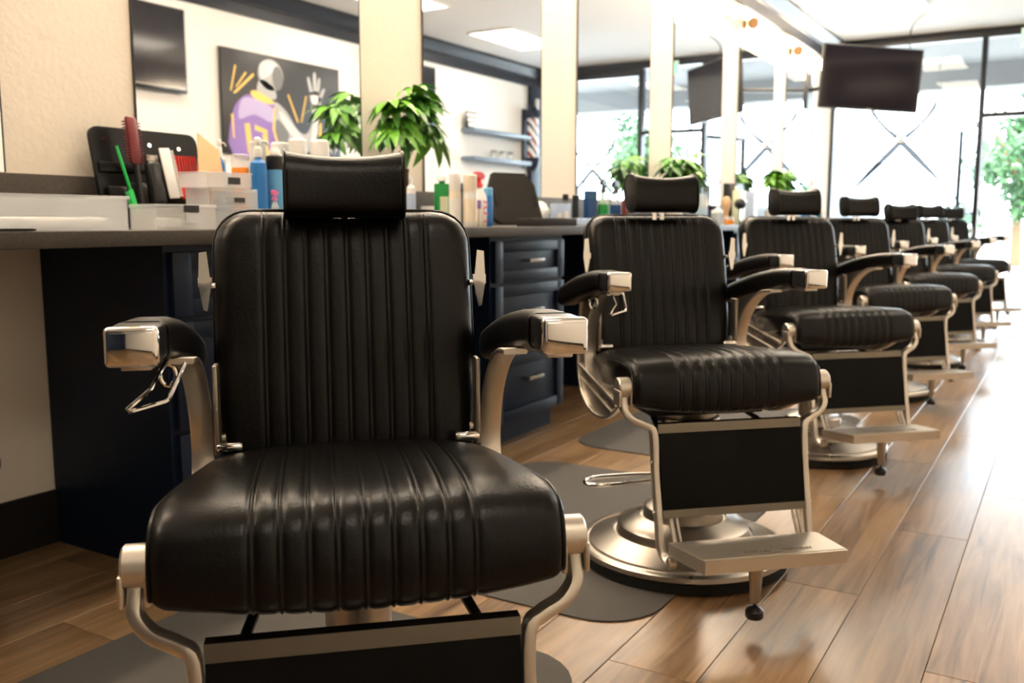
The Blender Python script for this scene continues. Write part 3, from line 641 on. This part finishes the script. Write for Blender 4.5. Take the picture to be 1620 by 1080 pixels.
paint('painted_skin', [ell(.385, .19, .105, .155), smooth2([(.29, .25), (.40, .3), (.42, .42), (.28, .42)]), smooth2([(.40, .46), (.50, .52), (.60, .70), (.68, .73), (.74, .58), (.73, .42), (.80, .40), (.80, .62), (.74, .86), (.66, .93), (.52, .84), (.40, .74)]),
      smooth2([(.72, .30), (.80, .28), (.82, .40), (.75, .46)]), smooth2([(.70, .16), (.72, .15), (.75, .31), (.725, .32)]), smooth2([(.755, .10), (.78, .10), (.78, .30), (.755, .3)]), smooth2([(.80, .14), (.82, .15), (.80, .31), (.78, .3)]), smooth2([(.84, .24), (.86, .25), (.81, .38), (.79, .36)]), ell(.93, .80, .05, .12)], 'grey', 1)
paint('painted_light', [smooth2([(.30, .10), (.38, .05), (.45, .10), (.40, .16), (.31, .24)]), smooth2([(.45, .53), (.56, .66), (.66, .80), (.60, .82), (.48, .66)]), smooth2([(.76, .5), (.79, .5), (.77, .75), (.72, .82)]), smooth2([(.73, .33), (.79, .32), (.79, .39), (.75, .42)])], 'greylt', 2)
paint('painted_shade', [ell(.44, .21, .045, .12), smooth2([(.42, .62), (.52, .74), (.50, .84), (.42, .86)])], 'greydk', 3)
paint('painted_vest', [smooth2([(.14, .46), (.22, .41), (.36, .46), (.42, .52), (.40, .72), (.44, 1.0), (.06, 1.0), (.07, .62)], 3)], 'purple', 4)
paint('painted_vest_light', [smooth2([(.14, .48), (.22, .44), (.36, .49), (.40, .55), (.38, .66), (.24, .60), (.12, .66)], 3)], 'purplelt', 5)
paint('painted_gold', [smooth2([(.22, .38), (.28, .37), (.40, .45), (.36, .48), (.24, .44)], 3), [(.40, .5), (.415, .51), (.40, .72), (.45, .95), (.435, .96), (.385, .72)], [(.06, .62), (.075, .62), (.08, .85), (.07, .85)],
      [(.16, .70), (.20, .69), (.22, .98), (.18, .98)], [(.24, .70), (.34, .74), (.34, .78), (.24, .75)], [(.30, .78), (.34, .78), (.35, 1.0), (.31, 1.0)],
      [(.08, .42), (.10, .42), (.25, .22), (.24, .20)], [(.06, .40), (.07, .40), (.11, .16), (.10, .15)], [(.10, .36), (.11, .36), (.19, .21), (.18, .20)],
      [(.52, .36), (.53, .35), (.61, .62), (.60, .63)], [(.63, .62), (.64, .62), (.69, .34), (.68, .34)], [(.46, .94), (.50, .98), (.54, .86), (.53, .82)], [(.79, .70), (.80, .70), (.80, .44), (.81, .44), (.82, .72), (.80, .76)], ], 'gold', 6)

# ------------------------------------------------------------------ shelves, barber pole (facing wall)
for k, z in enumerate((2.035, 1.695)):
    s = tag(obj('floating_shelf', box(9.6, 11.0, YO + .001, YO + .2, z, z + .05, .004), shelfm), ['upper blue grey floating shelf holding the small picture rack', 'lower blue grey floating shelf holding three small jars'][k], 'shelf', 'floating shelves by the barber pole')
t = thing('card_rack', 'small black and white card rack on the upper floating shelf', 'rack', (9.72, YO + .1, 2.086))
obj('back_board', box(-.12, .12, -.03, -.02, 0, .2, .002), blackpl, t)
for i in range(3): obj('card', box(-.11, .11, -.02 + .012 * (2 - i), -.015 + .012 * (2 - i), .02 + .06 * i, .06 + .06 * i), 'white_plastic', t)
for i in range(3):
    j = thing('display_jar', 'clear jar with dark lid on the lower floating shelf, ' + ['nearest the shelf end', 'middle of three', 'nearest the barber pole'][i], 'jar', (10.2 + .2 * i, YO + .1, 1.746), 0, 'jars on the lower shelf')
    obj('body', lathe([(.04, 0), (.045, .01), (.045, .07), (.038, .08)], 16), glassb, j); obj('lid', lathe([(.042, .08), (.042, .1), (.02, .104)], 16), steeldk, j)
bp = thing('barber_pole', 'striped barber pole light mounted by the navy corner post', 'barber pole', (11.13, YO, 1.68))
obj('wall_plate', box(-.07, .07, .001, .03, 0, .78, .005), navy, bp)
obj('cylinder', lathe([(.075, 0), (.075, .52)], 28, (0, .14, .13)), stripes, bp)
obj('lower_cap', lathe([(.0, -.06), (.05, -.04), (.085, .02), (.10, .08), (.10, .13)], 28, (0, .14, .0)), navy, bp)
obj('upper_cap', lathe([(.10, .65), (.10, .70), (.085, .74), (.05, .80), (0, .83)], 28, (0, .14, 0)), navy, bp)
tag(obj('wall_sensor', box(11.32, 11.38, YO + .061, YO + .10, 2.48, 2.62, .008), 'white_plastic'), 'small white sensor high on the navy corner post', 'sensor')

# ------------------------------------------------------------------ plants
def leaflet(length, wid, ang, droop):
    V, F = [], []; n = 6
    for i in range(n + 1):
        u = i / n; hw = wid * math.sin(PI * min(1, u * .93 + .07) ** 1.25) * .5 if u < 1 else 0.0006
        r_ = length * u; z = .10 * length * math.sin(u * PI * .6) - droop * length * u * u
        for s, dz in ((-1, .006), (0, 0), (1, .006)): V.append((r_, s * hw, z + dz * (length / .1) * abs(s) * math.sin(PI * u)))
    for i in range(n):
        for j in range(2): F.append((i * 3 + j, i * 3 + j + 1, i * 3 + 4 + j, i * 3 + 3 + j))
    return xf((V, F), Matrix.Rotation(ang, 4, 'Z'))
def palm_leaf(seed):
    rnd = random.Random(seed); sh = []
    for i in range(6):
        a = (i - 2.5) * math.radians(rnd.uniform(34, 44)); sh.append(leaflet(rnd.uniform(.10, .135) * (1 - .06 * abs(i - 2.5)), rnd.uniform(.032, .042), a, rnd.uniform(.35, .8)))
    return join(*sh)
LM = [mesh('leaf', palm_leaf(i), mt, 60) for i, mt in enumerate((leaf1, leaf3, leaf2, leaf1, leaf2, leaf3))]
def plant(label, x, y, potmat, potw, poth, trunk, crown_z, rx, ry, rz_, n, seed, sc=1.0):
    rnd = random.Random(seed); t = thing('potted_plant', label, 'plant', (x, y, CZ), 0, 'potted plants on the worktop')
    obj('pot', lathe([(potw * .36, 0), (potw * .40, .004), (potw * .5, poth * .93), (potw * .53, poth * .94), (potw * .53, poth), (potw * .46, poth), (potw * .44, poth * .85), (0, poth * .85)], 24), potmat, t)
    st = []
    for k in range(3):
        a = 2 * PI * k / 3
        st.append(tube([(.010 * math.cos(a + 5 * u), .010 * math.sin(a + 5 * u), poth * .8 + (trunk - poth * .8) * u) for u in [i / 10 for i in range(11)]], .008, 7))
    obj('trunk', join(*st), bark, t); stems = []
    for i in range(n):
        th = rnd.uniform(0, 2 * PI); ph = rnd.uniform(-.45, 1.0); rr = rnd.uniform(.45, 1.0)
        p = Vector((rx * rr * math.cos(th) * math.cos(ph), min(ry * rr * math.sin(th) * math.cos(ph), YW - .15 * sc - y), crown_z + rz_ * rr * math.sin(ph)))
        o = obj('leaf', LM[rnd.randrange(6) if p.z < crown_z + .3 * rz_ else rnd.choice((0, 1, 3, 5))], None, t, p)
        yaw = math.atan2(p.y if p.y < -.04 else -.25 * abs(p.x) - .01, p.x); o.rotation_euler = (rnd.uniform(-.3, .3), rnd.uniform(-.2, .75) - .5 * max(0, ph), yaw + rnd.uniform(-.4, .4)); s = rnd.uniform(.8, 1.15) * sc; o.scale = (s, s, s)
        stems.append(tube(catmull([(0, 0, trunk - .02), (p.x * .35, p.y * .35, (trunk + p.z) / 2 + .03), tuple(p)], 3), .0022, 5))
    obj('stems', join(*stems), leaf3, t)
plant('tall leafy plant with braided trunk in a navy pot beside the first mirror', 3.17, 2.44, 'deepblue', .085, .115, .24, .42, .18, .10, .17, 26, 12, 1.05)
plant('leafy plant beside the tall jar of combs, its top above the second barber chair', 6.20, 2.41, 'white_plastic', .12, .11, .18, .34, .25, .11, .17, 26, 23, 1.25)
plant('leafy plant beside the patterned carton, behind the third barber chair', 8.60, 2.40, 'white_plastic', .12, .12, .2, .38, .26, .11, .15, 28, 31, 1.3)

# ------------------------------------------------------------------ things on the worktop
def bottle(name, label, x, y, r, h, body, cap=None, kind='cap', band=None, group=None, flat=1.0, z=CZ, rz=0.0, capmat2=None, hf=None):
    t = thing(name, label, name.split('_')[-1], (x, y, z + .0005), rz, group); t.scale = (1, flat, 1)
    hb = h * {'cap': .84, 'pump': .66, 'spray': .72, 'jar': .68, 'can': .80, 'tube': .9}[kind]
    if hf: hb = h * hf
    nk = r * (.38 if kind in ('cap', 'pump', 'spray') else .9)
    sh = (.72 if not hf else .86) if kind in ('pump', 'spray') else .86
    obj('body', lathe([(r * .9, 0), (r, .006), (r, hb * sh), (r * .93, hb * (sh + .06)), (nk * 1.1, hb * .97), (nk, hb)], 22), body, t)
    if band: obj('paper_label', lathe([(r * 1.006, hb * .15), (r * 1.006, hb * (sh - .08))], 22), band, t)
    if kind == 'cap': obj('cap', lathe([(nk * 1.15, hb), (nk * 1.2, hb + .004), (nk * 1.15, h - .003), (nk * .9, h)], 18), cap, t)
    elif kind in ('jar', 'can'): obj('cap', lathe([(r * .97, hb), (r * .99, hb + .003), (r * .97, h * .985), (r * .8, h)], 22), cap, t)
    elif kind == 'pump':
        c = obj('pump', join(lathe([(nk * 1.3, hb), (nk * 1.4, hb + .004), (nk * 1.3, hb + h * .10), (nk * .55, hb + h * .13), (nk * .5, h * .93)], 16), lathe([(nk * 1.0, h * .92), (nk * 1.15, h * .94), (nk * 1.1, h * .985), (nk * .6, h)], 16)), cap, t)
        obj('spout', sweep([(0, 0, h * .965), (r * 1.3, 0, h * .96), (r * 1.7, 0, h * .93)], circ(nk * .42, 8)), cap, c)
    elif kind == 'spray':
        s = r / .032
        c = obj('trigger_head', join(lathe([(nk * 1.35, hb), (nk * 1.35, hb + h * .05), (nk * .9, hb + h * .08), (nk * .85, h * .9)], 14), prism([(-.030 * s, h * .88), (.022 * s, h * .86), (.034 * s, h * .93), (.012 * s, h * .99), (-.022 * s, h), (-.034 * s, h * .96)], -.010 * s, .010 * s, 'y')), cap, t)
        obj('trigger', sweep([(-.012 * s, 0, h * .88), (-.020 * s, 0, h * .80), (-.032 * s, 0, h * .74)], rrect(.010 * s, .005 * s, .001, 1)), capmat2 or cap, c)
    return t
# clear tray at the near end
t = thing('clear_tray', 'long frosted plastic tray with folded towels near the bare counter end', 'tray', (1.06, 1.97, CZ + .0005))
def open_box(w, d, h, th=.003, flare=0): return join(box(0, w, 0, th, 0, h), box(0, w, d - th, d, 0, h), box(0, th, th, d - th, 0, h), box(w - th, w, th, d - th, 0, h), box(th, w - th, th, d - th, 0, th))
obj('tray', open_box(.40, .30, .078), clearpl, t); obj('rim', join(box(-.004, .404, -.005, .001, .074, .082, .001), box(-.004, .404, .299, .305, .074, .082, .001), box(.399, .405, 0, .3, .074, .082, .001), box(-.005, .001, 0, .3, .074, .082, .001)), clearpl, t)
for i, x in enumerate((1.10, 1.27)):
    o = obj('folded_towel', box(0, .15, 0, .24, 0, .028, .012, 3), towel, None, (x, 1.995, CZ + .004)); tag(o, 'folded white towel lying in the frosted tray, ' + ['at the bare counter end', 'beside the low clear box'][i], 'towel', 'towels in the tray')
tag(obj('black_comb', join(box(0, .19, 0, .012, 0, .006, .001), *[box(.004 + i * .006, .007 + i * .006, -.022, 0, 0.001, .005) for i in range(30)]), blackpl, None, (1.02, 1.955, CZ + .0005)), 'black comb lying at the worktop edge before the frosted tray', 'comb')
# tool roll leaning on the wall
t = thing('tool_roll', 'black leather tool roll leaning on the wall with pockets', 'tool roll', (1.73, 2.44, CZ))
t.rotation_euler = (math.radians(-12), 0, 0)
obj('backing', prism([(p + .195, q_ + .155) for p, q_ in rrect(.39, .305, .03, 4)], -.006, .006, 'y'), leather, t)
for i in range(5): obj('pocket', box(.02 + i * .07, .085 + i * .07, -.022, -.006, .02, .125 + .012 * (i % 2), .006), leather, t)
obj('strap', box(.01, .38, -.012, -.006, .17, .20, .002), leather, t)
for x, z in ((.05, .27), (.2, .26), (.31, .255)): obj('snap', lathe([(.006, 0), (.004, .005)], 10, (x, -.011, z), 'y'), chrome, t)
def leaning(name, label, cat, sh, mat, x, y, z, tx=-.2, ry=0.0):
    o = obj(name, sh, mat, None, (x, y, z)); o.rotation_euler = (tx, ry, 0); return tag(o, label, cat)
gs = thing('green_comb', 'thin bright green tail comb tucked in the tool roll', 'comb', (1.79, 2.37, .975)); gs.rotation_euler = (-.2, -.16, 0)
obj('tail', sweep([(0, 0, .07), (0, 0, .20)], rrect(.010, .004, .001, 1)), 'lime', gs); obj('spine', box(-.007, .007, -.002, .002, 0, .07), 'lime', gs); obj('teeth', join(*[box(-.02, -.007, -.0015, .0015, .002 + i * .005, .0045 + i * .005) for i in range(13)]), 'lime', gs)
rb = thing('vent_brush', 'dark red bristle hair brush standing up in the tool roll', 'brush', (1.815, 2.385, 1.0)); rb.rotation_euler = (-.2, .06, 0)
obj('handle', sweep([(0, 0, 0), (0, 0, .12)], rrect(.018, .014, .004, 2)), blackpl, rb); obj('pad', box(-.018, .018, -.008, .008, .12, .265, .006), 'darkred', rb)
obj('bristles', join(*[box(s * .018, s * .030, yy - .0008, yy + .0008, .13 + i * .009, .1315 + i * .009) for s in (-1, 1) for yy in (-.005, .0, .005) for i in range(14)]), 'darkred', rb)
cl = thing('hair_clipper', 'black hair clipper standing in the tool roll pocket', 'clipper', (1.87, 2.375, 1.0)); cl.rotation_euler = (-.2, 0, 0)
obj('body', box(-.022, .022, -.016, .016, 0, .13, .01, 3), blackpl, cl); obj('blade', box(-.02, .02, -.008, .004, .13, .15, .002), satin, cl)
wc = thing('white_comb', 'wide white clipper comb standing in the tool roll pocket', 'comb', (1.925, 2.36, 1.02)); wc.rotation_euler = (-.2, -.06, 0)
obj('handle', box(-.026, .012, -.003, .003, 0, .155, .003), whitepl, wc); obj('teeth', join(*[box(.012, .024, -.002, .002, .006 + i * .006, .009 + i * .006) for i in range(24)]), whitepl, wc)
rc = thing('red_comb', 'bright red wide tooth comb standing in the tool roll', 'comb', (2.0, 2.375, 1.02)); rc.rotation_euler = (-.2, 0, 0)
obj('spine', box(-.045, .035, -.003, .003, .0, .05, .002), 'red', rc); obj('teeth', join(*[box(-.044 + i * .0105, -.0405 + i * .0105, -.002, .002, .05, .135) for i in range(8)]), 'red', rc)
leaning('orange_card', 'pale orange card with a slanted top standing among the combs', 'card', prism([(-.055, 0), (.05, 0), (.05, .135), (-.025, .185)], -.0015, .0015, 'y'), 'peach', 2.055, 2.345, 1.045, -.2)
# organisers
t = thing('storage_box', 'low clear lidded box with a black label before the drawers', 'box', (1.588, 2.03, CZ + .0005))
obj('box', open_box(.195, .105, .055), clearer, t); obj('lid', box(-.003, .198, -.003, .108, .055, .066, .003), clearpl, t); obj('label', box(.085, .135, -.0045, -.003, .045, .064), blackpl, t)
obj('latch', box(.09, .13, -.006, 0, .016, .042, .002), clearpl, t)
tag(obj('hair_clip_pile', join(*[box(.02 + i * .04, .05 + i * .04, .02 + (i % 3) * .02, .045 + (i % 3) * .02, .004, .03, .006) for i in range(4)]), whitepl, None, (1.592, 2.033, CZ + .0005)), 'white clips lying inside the low clear box', 'clips', kind='stuff')
t = thing('drawer_tower', 'small clear plastic drawer tower under the labelled box', 'drawers', (1.825, 2.10, CZ + .0005))
obj('shell', join(box(0, .185, .004, .10, .0, .004), box(0, .185, .004, .10, .054, .060), box(0, .185, .004, .1, .108, .116), box(0, .006, .004, .1, 0, .116), box(.179, .185, .004, .1, 0, .116), box(0, .185, .096, .1, 0, .116)), clearpl, t)
for j in range(2):
    dw = obj('drawer', box(.008, .177, 0, .004, .006 + .055 * j, .052 + .055 * j, .002), clearer, t)
    obj('pull', box(.06, .13, -.006, 0, .018 + .055 * j, .038 + .055 * j, .002), clearpl, dw)
    if j == 1: obj('pull_label', box(.085, .125, -.0075, -.006, .021 + .055, .035 + .055), blackpl, dw)
t = thing('labelled_box', 'frosted box with a dark label on top of the small drawer tower', 'box', (1.805, 2.085, CZ + .1175))
obj('box', open_box(.165, .115, .040), clearpl, t); obj('lid', box(-.003, .168, -.003, .118, .040, .044, .001), clearpl, t); obj('label', box(.075, .12, -.0025, -.0005, .010, .030), blackpl, t)
bottle('pump_bottle', 'small blue bottle with a white pump behind the labelled box', 2.125, 2.39, .016, .285, 'blue', 'white_plastic', 'pump', hf=.80)
bottle('hair_jar', 'orange jar with a clear cap behind the labelled box', 2.155, 2.33, .029, .237, 'orange', clearpl, 'jar', hf=.82)
bottle('hair_jar', 'second orange jar with a clear cap beside the peach card', 2.075, 2.40, .026, .225, 'orange', clearpl, 'jar', hf=.84)
bottle('pump_bottle', 'big blue bottle with a white pump beside the spray can', 2.195, 2.29, .027, .292, 'blue', 'white_plastic', 'pump', 'blue', hf=.78)
bottle('tonic_bottle', 'narrow green bottle with a white cap behind the spray can', 2.315, 2.40, .014, .215, 'green', 'white_plastic', 'cap')
bottle('spray_can', 'blue spray can with a black shoulder and white nozzle', 2.265, 2.285, .031, .238, 'sky', blackpl, 'can')
obj('nozzle', lathe([(.018, .238), (.018, .25), (.010, .262)], 14), 'white_plastic', bpy.data.objects['spray_can'])
bottle('dropper_bottle', 'tiny clear bottle with a pink nozzle before the spray can', 2.19, 2.215, .013, .122, glassb, 'pink', 'spray')
bottle('lotion_bottle', 'white bottle with a rounded cap beside the spray can', 2.40, 2.38, .026, .252, whitepl, 'white_plastic', 'jar')
bottle('lotion_bottle', 'tall white tub behind the headrest of the first barber chair', 2.535, 2.44, .032, .318, whitepl, 'white_plastic', 'jar', 'paleblue')
bottle('lotion_bottle', 'tall cream tub with a violet label behind the first headrest', 2.65, 2.44, .036, .322, 'cream', 'white_plastic', 'jar', 'purplelt')
bottle('water_bottle', 'slim clear bottle with a blue label beside the navy plant pot', 2.945, 2.24, .018, .198, whitepl, clearpl, 'cap', 'paleblue')
t = thing('tissue_box', 'low white box behind the green bottle', 'box', (3.27, 2.36, CZ + .0005)); obj('carton', box(-.05, .07, -.04, .04, 0, .085, .003), whitepl, t); obj('slot', box(-.03, .05, -.012, .012, .085, .0862), 'grey', t)
t = thing('shampoo_bottle', 'square green bottle with a white cap and pale label', 'bottle', (3.085, 2.19, CZ + .0005), math.radians(-30))
obj('body', box(-.029, .029, -.018, .018, 0, .172, .004), 'green', t); obj('neck', lathe([(.013, .172), (.013, .182)], 14), 'green', t); obj('cap', lathe([(.022, .182), (.022, .196), (.016, .205)], 16), 'white_plastic', t); obj('front_label', box(-.018, .018, -.0192, -.018, .03, .12), 'palegreen', t)
bottle('cream_bottle', 'tall white tube bottle beside the square green bottle', 3.045, 2.10, .024, .21, 'cream', 'white_plastic', 'jar', whitepl)
bottle('cream_bottle', 'tall white tube bottle with a tan print beside the red spray bottle', 3.085, 2.055, .028, .205, whitepl, 'cream', 'jar', 'cream')
bottle('spray_bottle', 'white spray bottle with a bright red trigger head', 3.205, 2.09, .031, .222, whitepl, 'red', 'spray', None)
sb = bpy.data.objects['spray_bottle']
obj('red_swoosh', join(*[xf(box(-.016, .016, -.0325, -.031, 0, .006), Matrix.Translation((0, 0, zz)) @ Matrix.Rotation(.35 if i % 2 else -.3, 4, 'Y')) for i, zz in enumerate((.02, .05, .075, .095))]), 'red', sb)
bottle('wax_tube', 'small violet and cream tube before the red spray bottle', 3.14, 2.05, .010, .105, 'cream', 'purple', 'jar')
bottle('hairspray_can', 'slim blue can beside the leaning black foam board', 3.29, 2.10, .019, .16, 'blue', 'sky', 'can')
t = thing('foam_board', 'black foam board with cut corners leaning on the worktop', 'board', (3.53, 2.10, CZ + .012)); t.rotation_euler = (math.radians(-14), 0, math.radians(-22))
obj('board', prism([(-.13, .02), (-.10, 0), (.12, 0), (.135, .02), (.115, .17), (.07, .225), (-.10, .225), (-.135, .15)], -.014, .014, 'y'), foam, t)
for s in (-1, 1): obj('slot', box(s * .105 - .006, s * .105 + .006, -.0155, -.013, .07, .145, .004), blackpl, t)
t = thing('tool_tray', 'long black foam tray lying before the leaning board', 'tray', (3.40, 1.955, CZ + .0005)); obj('tray', box(0, .42, 0, .075, 0, .035, .004), foam, t); obj('groove', join(*[box(.05 + i * .06, .09 + i * .06, .01, .065, .035, .0362) for i in range(5)]), blackpl, t)
t = thing('guard_rack', 'pale blue notched clipper guard rack beside the foam tray', 'rack', (3.84, 1.965, CZ + .0005)); obj('base', box(0, .2, 0, .06, 0, .018, .002), 'paleblue', t)
for i in range(5): obj('peg', box(.004 + .042 * i, .026 + .042 * i, 0, .06, .018, .036, .002), 'paleblue', t)
V = []; tw = bmesh.new(); bmesh.ops.create_icosphere(tw, subdivisions=3, radius=1)
for v in tw.verts: v.co = Vector((v.co.x * .085, v.co.y * .06, max(-.0, v.co.z * .5 + .5) * .11)) * (1 + .12 * math.sin(9 * v.co.x + 5 * v.co.z))
tw.verts.index_update(); sh = ([tuple(v.co) for v in tw.verts], [tuple(v.index for v in f.verts) for f in tw.faces]); tw.free()
tag(obj('crumpled_towel', sh, towel, None, (3.93, 2.24, CZ + .001)), 'crumpled white towel behind the pale blue box', 'towel')
t = thing('blade_box', 'small pale blue printed box beside the crumpled towel', 'box', (3.93, 2.10, CZ + .0005), math.radians(-25)); obj('carton', box(-.045, .045, -.02, .02, 0, .105, .001), 'paleblue', t); obj('print', join(box(-.03, -.01, -.0212, -.02, .02, .06), box(.01, .03, -.0212, -.02, .02, .07)), 'cream', t)
for i, (x, y, w, h, mt, lb) in enumerate(((4.28, 2.20, .018, .155, blackpl, 'tall dark tin beside the blue black box'), (4.245, 2.24, .016, .16, 'greydk', 'tall grey tin behind the dark tin'))): bottle('talc_tin', lb, x, y, w, h, mt, blackpl, 'can')
t = thing('product_carton', 'tall blue black carton beside the glass spray bottles', 'carton', (4.33, 2.14, CZ + .0005), math.radians(-20)); obj('carton', box(-.03, .03, -.02, .02, 0, .178, .002), 'deepblue', t); obj('stripe', box(-.026, .026, -.0212, -.02, .14, .16), 'teal', t)
bottle('glass_sprayer', 'clear glass spray bottle with green liquid and a black trigger', 4.40, 2.10, .030, .235, glassb, blackpl, 'spray', 'green')
bottle('glass_sprayer', 'clear glass spray bottle with dark liquid and a black trigger', 4.55, 2.10, .030, .235, glassb, blackpl, 'spray', 'deepblue')
bottle('tonic_bottle', 'emerald green bottle between the two glass spray bottles', 4.64, 2.22, .020, .18, 'green', 'green', 'cap')
bottle('tonic_bottle', 'dark red bottle beside the glass spray bottles', 4.56, 2.045, .022, .17, 'darkred', blackpl, 'cap')
bottle('cotton_jar', 'small white jar at the foot of the glass spray bottles', 4.40, 2.02, .016, .05, whitepl, 'white_plastic', 'jar')
t = thing('disinfectant_jar', 'tall clear jar of combs beside the second leafy plant', 'jar', (5.86, 2.09, CZ + .0005)); obj('jar', lathe([(.034, 0), (.036, .01), (.036, .19), (.03, .2)], 20), glassb, t); obj('liquid', lathe([(.033, .003), (.033, .11)], 20), 'sky', t)
obj('comb', join(box(-.012, .012, -.002, .002, .01, .24), box(.006, .012, .008, .012, .01, .22)), 'teal', t)
bottle('oil_bottle', 'narrow amber brown bottle beside the tall jar of combs', 6.24, 2.20, .022, .16, 'darkred', 'cream', 'cap')
bottle('powder_tin', 'wide dark tin behind the shaving brush', 6.62, 2.28, .045, .135, 'deepblue', blackpl, 'can', 'teal')
bottle('powder_tin', 'cream box like tin with a dark cap behind the wide dark tin', 6.75, 2.40, .04, .24, 'cream', 'deepblue', 'can')
t = thing('shaving_brush', 'shaving brush with a tan bell shaped head', 'brush', (6.36, 2.09, CZ + .0005)); obj('handle', lathe([(.02, 0), (.024, .01), (.014, .05), (.018, .075)], 18), 'tan', t); obj('bristle_head', lathe([(.016, .075), (.032, .13), (.034, .16), (.02, .19), (0, .195)], 18), 'tan', t)
t = thing('neck_duster', 'soft black neck duster brush lying across a stand', 'brush', (6.58, 2.06, CZ + .0005)); obj('stand', join(box(-.03, .03, -.02, .02, 0, .006), box(-.006, .006, -.006, .006, .006, .115)), chrome, t)
obj('bristle_head', lathe([(.012, -.05), (.034, -.03), (.040, .0), (.034, .035), (.012, .055)], 18, (0, 0, .145), 'x'), blackmt, t)
t = thing('cream_pot', 'small pale jar at the worktop edge by the third barber chair', 'pot', (5.88, 1.99, CZ + .0005)); obj('jar', lathe([(.036, 0), (.04, .01), (.04, .07), (.035, .075)], 20), clearpl, t); obj('lid', lathe([(.038, .075), (.038, .09), (.01, .10), (.01, .112), (0, .115)], 20), whitepl, t)
t = thing('wax_pot', 'small orange wax pot at the worktop edge', 'pot', (6.10, 1.98, CZ + .0005)); obj('jar', lathe([(.026, 0), (.028, .004), (.028, .03)], 20), 'orange', t); obj('lid', lathe([(.029, .03), (.029, .05), (.026, .052)], 20), clearpl, t)
t = thing('clipper_case', 'black case with a yellow stripe standing behind the pale carton', 'case', (7.48, 2.40, CZ + .0005)); obj('case', box(-.12, .12, -.05, .05, 0, .325, .006), blackpl, t); obj('yellow_stripe', box(-.12, -.05, -.0515, -.05, .275, .30), 'yellow', t); obj('blue_stripe', box(-.05, .12, -.0515, -.05, .275, .30), 'deepblue', t)
t = thing('pale_carton', 'pale green carton before the black case', 'carton', (7.22, 2.27, CZ + .0005)); obj('carton', box(-.075, .075, -.03, .03, 0, .26, .002), 'palegreen', t); obj('flap_line', box(-.075, .075, -.0308, -.03, .13, .134), 'tan', t)
t = thing('patterned_carton', 'white and pale blue patterned carton behind the third headrest', 'carton', (7.06, 2.12, CZ + .0005)); obj('carton', box(-.05, .05, -.03, .03, 0, .25, .002), 'paleblue', t)
obj('print', join(*[box(-.045 + .03 * (i % 3), -.022 + .03 * (i % 3), -.031, -.03, .01 + .055 * (i // 3) + .012 * (i % 2), .045 + .055 * (i // 3)) for i in range(12)]), whitepl, t)
for i in range(3): bottle('tonic_bottle', ['clear bottle beside the third leafy plant', 'white bottle beside the third leafy plant', 'amber bottle beside the third leafy plant'][i], 8.02 + .14 * i, 2.12, .028, .16 + .03 * i, [glassb, whitepl, 'orange'][i], 'white_plastic', 'cap')
for i in range(5): bottle('tonic_bottle', ['tall white bottle', 'short blue bottle', 'dark bottle', 'teal bottle', 'cream bottle'][i] + ' on the worktop before the last mirrors', 8.75 + .3 * i, 2.25 - .04 * (i % 2), .03, .15 + .03 * (i % 3), [whitepl, 'blue', blackpl, 'teal', 'cream'][i], 'white_plastic', 'cap')
# waste bin at the bare counter end
t = thing('waste_bin', 'black round waste bin on the floor under the counter end', 'bin', (1.20, 2.40, .001)); obj('body', lathe([(.10, 0), (.105, .005), (.125, .33), (.122, .33), (.10, .01)], 28), blackpl, t); obj('rim', lathe([(.122, .32), (.131, .322), (.131, .338), (.122, .34)], 28), blackpl, t)
tag(obj('wall_switch', join(box(10.68, 10.75, YW - .008, YW - .001, 1.30, 1.42, .002), box(10.705, 10.725, YW - .014, YW - .008, 1.345, 1.375, .001)), 'tan'), 'small tan switch plate on the cream wall by the window', 'switch')
